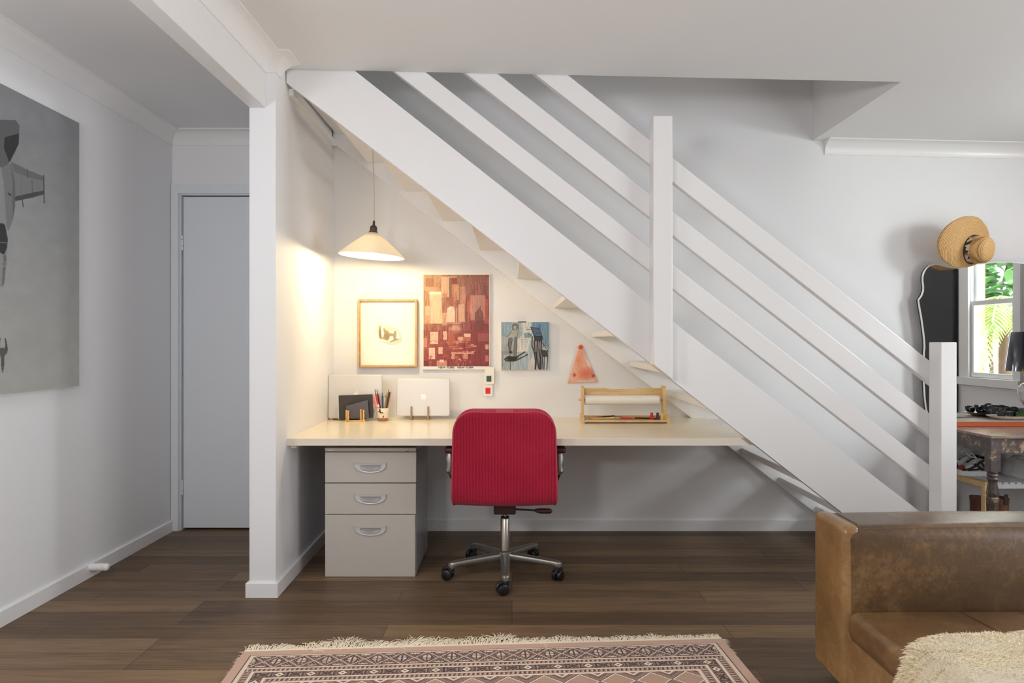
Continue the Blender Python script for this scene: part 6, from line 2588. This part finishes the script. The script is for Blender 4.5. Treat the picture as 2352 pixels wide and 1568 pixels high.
lowshoe(2.848, 3.79, math.radians(88), 'dark brown shoe right of the tan boot')
lowshoe(2.952, 3.79, math.radians(91), 'dark brown shoe at the right edge under the rack')

# =================================================================== GARDEN SEEN IN THE MIRROR
M['leaf'] = mat('green_leaf', (92, 140, 80), 0.45, var=0.35, scale=6)
M['leaf_light'] = mat('yellow_green_leaf', (168, 190, 112), 0.45, var=0.3, scale=6)
M['bark'] = mat('palm_bark', (90, 74, 58), 0.9, bump=0.4)


def brick_mat():
    m, nt, b = new_mat('salmon_brick')
    tc = N(nt, 'ShaderNodeTexCoord')
    mp = N(nt, 'ShaderNodeMapping')
    mp.inputs['Rotation'].default_value = (math.pi / 2, 0, math.pi / 2)
    nt.links.new(tc.outputs['Object'], mp.inputs['Vector'])
    br = N(nt, 'ShaderNodeTexBrick', Scale=4.4)
    br.inputs['Color1'].default_value = lin((206, 140, 110))
    br.inputs['Color2'].default_value = lin((176, 108, 84))
    br.inputs['Mortar'].default_value = lin((190, 176, 162))
    nt.links.new(mp.outputs['Vector'], br.inputs['Vector'])
    nt.links.new(br.outputs['Color'], b.inputs['Base Color'])
    b.inputs['Roughness'].default_value = 0.9
    return m


o = B(4.5, 4.60, 0.95, 1.46, -0.02, 3.2).build('garden_pillar', brick_mat())
tag(o, 'salmon brick pillar outside the window, seen in the mirror', 'brick pillar')
M['paving'] = mat('pale_paving', (206, 200, 190), 0.9)
struct(B(XR + 0.16, 12, -4, 6, -0.12, -0.02).build('ground', M['paving']))


def leaf_blade(mb_, p, d_, up, L_, W_, n=5, droop=0.4):
    d_ = Vector(d_).normalized()
    side = d_.cross(Vector(up)).normalized()
    o_ = len(mb_.v)
    for k in range(n + 1):
        t = k / n
        q_ = Vector(p) + d_ * (L_ * t) + Vector((0, 0, -droop * L_ * t * t))
        w_ = W_ * math.sin(math.pi * min(0.98, 0.06 + t * 0.94)) ** 0.8
        mb_.v += [tuple(q_ - side * w_ / 2), tuple(q_ + Vector((0, 0, 0.06 * w_))), tuple(q_ + side * w_ / 2)]
    for k in range(n):
        a = o_ + k * 3
        mb_.f += [(a, a + 3, a + 4, a + 1), (a + 1, a + 4, a + 5, a + 2)]


rr = random.Random(33)
sh_ = empty('garden_shrub', (5.6, 0.3, 0), 'leafy green shrub outside the window, seen in the mirror', 'shrub')
m = MB()
for i in range(700):
    p = (rr.uniform(5.25, 5.9), rr.uniform(-0.6, 1.2), rr.uniform(1.3, 2.7))
    leaf_blade(m, p, (rr.uniform(-1, 0.4), rr.uniform(-1, 1), rr.uniform(-0.3, 0.6)), (0.2, 0.1, 1), rr.uniform(0.16, 0.30), rr.uniform(0.08, 0.14))
m.build('foliage', M['leaf'], sh_, smooth=True)
m = MB()
for i in range(9):
    x, y = rr.uniform(5.3, 5.8), rr.uniform(-0.5, 1.1)
    m.tube([(x, y, -0.02), (x + rr.uniform(-.1, .1), y + rr.uniform(-.1, .1), 1.2), (x + rr.uniform(-.2, .2), y + rr.uniform(-.2, .2), 2.2)], [0.03, 0.02, 0.008], 8)
m.build('stem', M['bark'], sh_, smooth=True)
pm_ = empty('garden_palm', (5.0, 1.2, 0), 'palm with arching yellow green fronds outside the window, seen in the mirror', 'palm')
MB().tube([(5.0, 1.2, -0.02), (5.02, 1.18, 0.8), (5.0, 1.2, 1.4)], [0.10, 0.08, 0.06], 12).build('trunk', M['bark'], pm_, smooth=True)
for i in range(11):
    a = i * 2.399
    el_ = 0.9 - 0.08 * i
    m = MB()
    base_ = Vector((5.0, 1.2, 1.4))
    prev = None
    for k in range(26):
        t = k / 25
        q_ = base_ + Vector((math.cos(a) * 0.55 * t, math.sin(a) * 0.55 * t, el_ * t - 0.9 * t * t))
        dirf = Vector((math.cos(a), math.sin(a), el_ - 1.8 * t)).normalized()
        sdv = dirf.cross(Vector((0, 0, 1))).normalized()
        if k > 3:
            for s in (-1, 1):
                leaf_blade(m, q_, sdv * s + dirf * 0.8, (0, 0, 1), 0.30 * (1 - 0.5 * t), 0.026, 4, 0.35)
        if prev is not None:
            m.tube([prev, q_], 0.008, 6)
        prev = q_
    m.build('frond', M['leaf_light'], pm_, smooth=True)

# =================================================================== LIGHT
wld = bpy.data.worlds.new('World')
scene.world = wld
wld.use_nodes = True
bg = wld.node_tree.nodes['Background']
bg.inputs['Color'].default_value = (0.93, 0.97, 1.0, 1)
bg.inputs['Strength'].default_value = 13.0


def area(name, loc, target, sx, sy, power, col=(1, 1, 1), spread=180):
    l = bpy.data.lights.new(name, 'AREA')
    l.shape = 'RECTANGLE'
    l.size, l.size_y = sx, sy
    l.energy = power
    l.color = col
    l.spread = math.radians(spread)
    o = bpy.data.objects.new(name, l)
    COL.objects.link(o)
    o.location = loc
    o.rotation_euler = (Vector(target) - Vector(loc)).to_track_quat('-Z', 'Y').to_euler()
    return o


DAY = (0.95, 0.975, 1.0)
DAY = (0.97, 0.985, 1.0)
area('side_fill', (XR - 0.02, 0.73, 1.06), (0, 0.73, 1.06), 1.8, 2.0, 60, (0.975, 1.0, 1.03))  # fill light added at the unseen side opening, brightens the right
area('daylight_window', (XR + 0.075, (WY0 + WY1) / 2, 1.94), (2.0, 3.2, 1.45), 0.46, 0.34, 17, (0.97, 1.0, 1.04))
area('photo_flash', (-0.80, -0.05, 1.52), (0.2, 3.2, 1.5), 0.20, 0.20, 13.0, (1.03, 1.0, 0.94))
area('flash_bounce', (-0.35, 0.3, 1.75), (-0.3, 0.9, 2.6), 0.4, 0.4, 9.5, (0.90, 0.97, 1.14))
l = bpy.data.lights.new('hall_fill', 'POINT')  # fill light added out of frame to brighten the hall
l.energy = 34
l.color = (0.97, 0.98, 1.02)
l.shadow_soft_size = 0.12
o = bpy.data.objects.new('hall_fill', l)
COL.objects.link(o)
o.location = (-1.55, 0.9, 1.85)
l = bpy.data.lights.new('pendant_bulb', 'POINT')
l.energy = 17.0
l.color = (1.0, 0.77, 0.43)
l.shadow_soft_size = 0.03
o = bpy.data.objects.new('pendant_bulb', l)
COL.objects.link(o)
o.location = (LX, LY, zr + 0.010)

# =================================================================== CAMERA
cam = bpy.data.cameras.new('Camera')
cam.lens = 24.0
cam.sensor_width = 36.0
cam.sensor_fit = 'HORIZONTAL'
cam.clip_start = 0.02
co = bpy.data.objects.new('Camera', cam)
COL.objects.link(co)
co.location = (0, 0, EYE)
co.rotation_euler = (math.pi / 2, 0, 0)
scene.camera = co
scene.view_settings.view_transform = 'Standard'
scene.view_settings.look = 'None'
scene.view_settings.gamma = 1.0
scene.view_settings.use_curve_mapping = False
scene.view_settings.exposure = 0.0
scene.cycles.use_denoising = True
scene.cycles.max_bounces = 10
scene.cycles.diffuse_bounces = 6
scene.cycles.transparent_max_bounces = 12
scene.cycles.sample_clamp_indirect = 4.0
scene.cycles.caustics_reflective = False
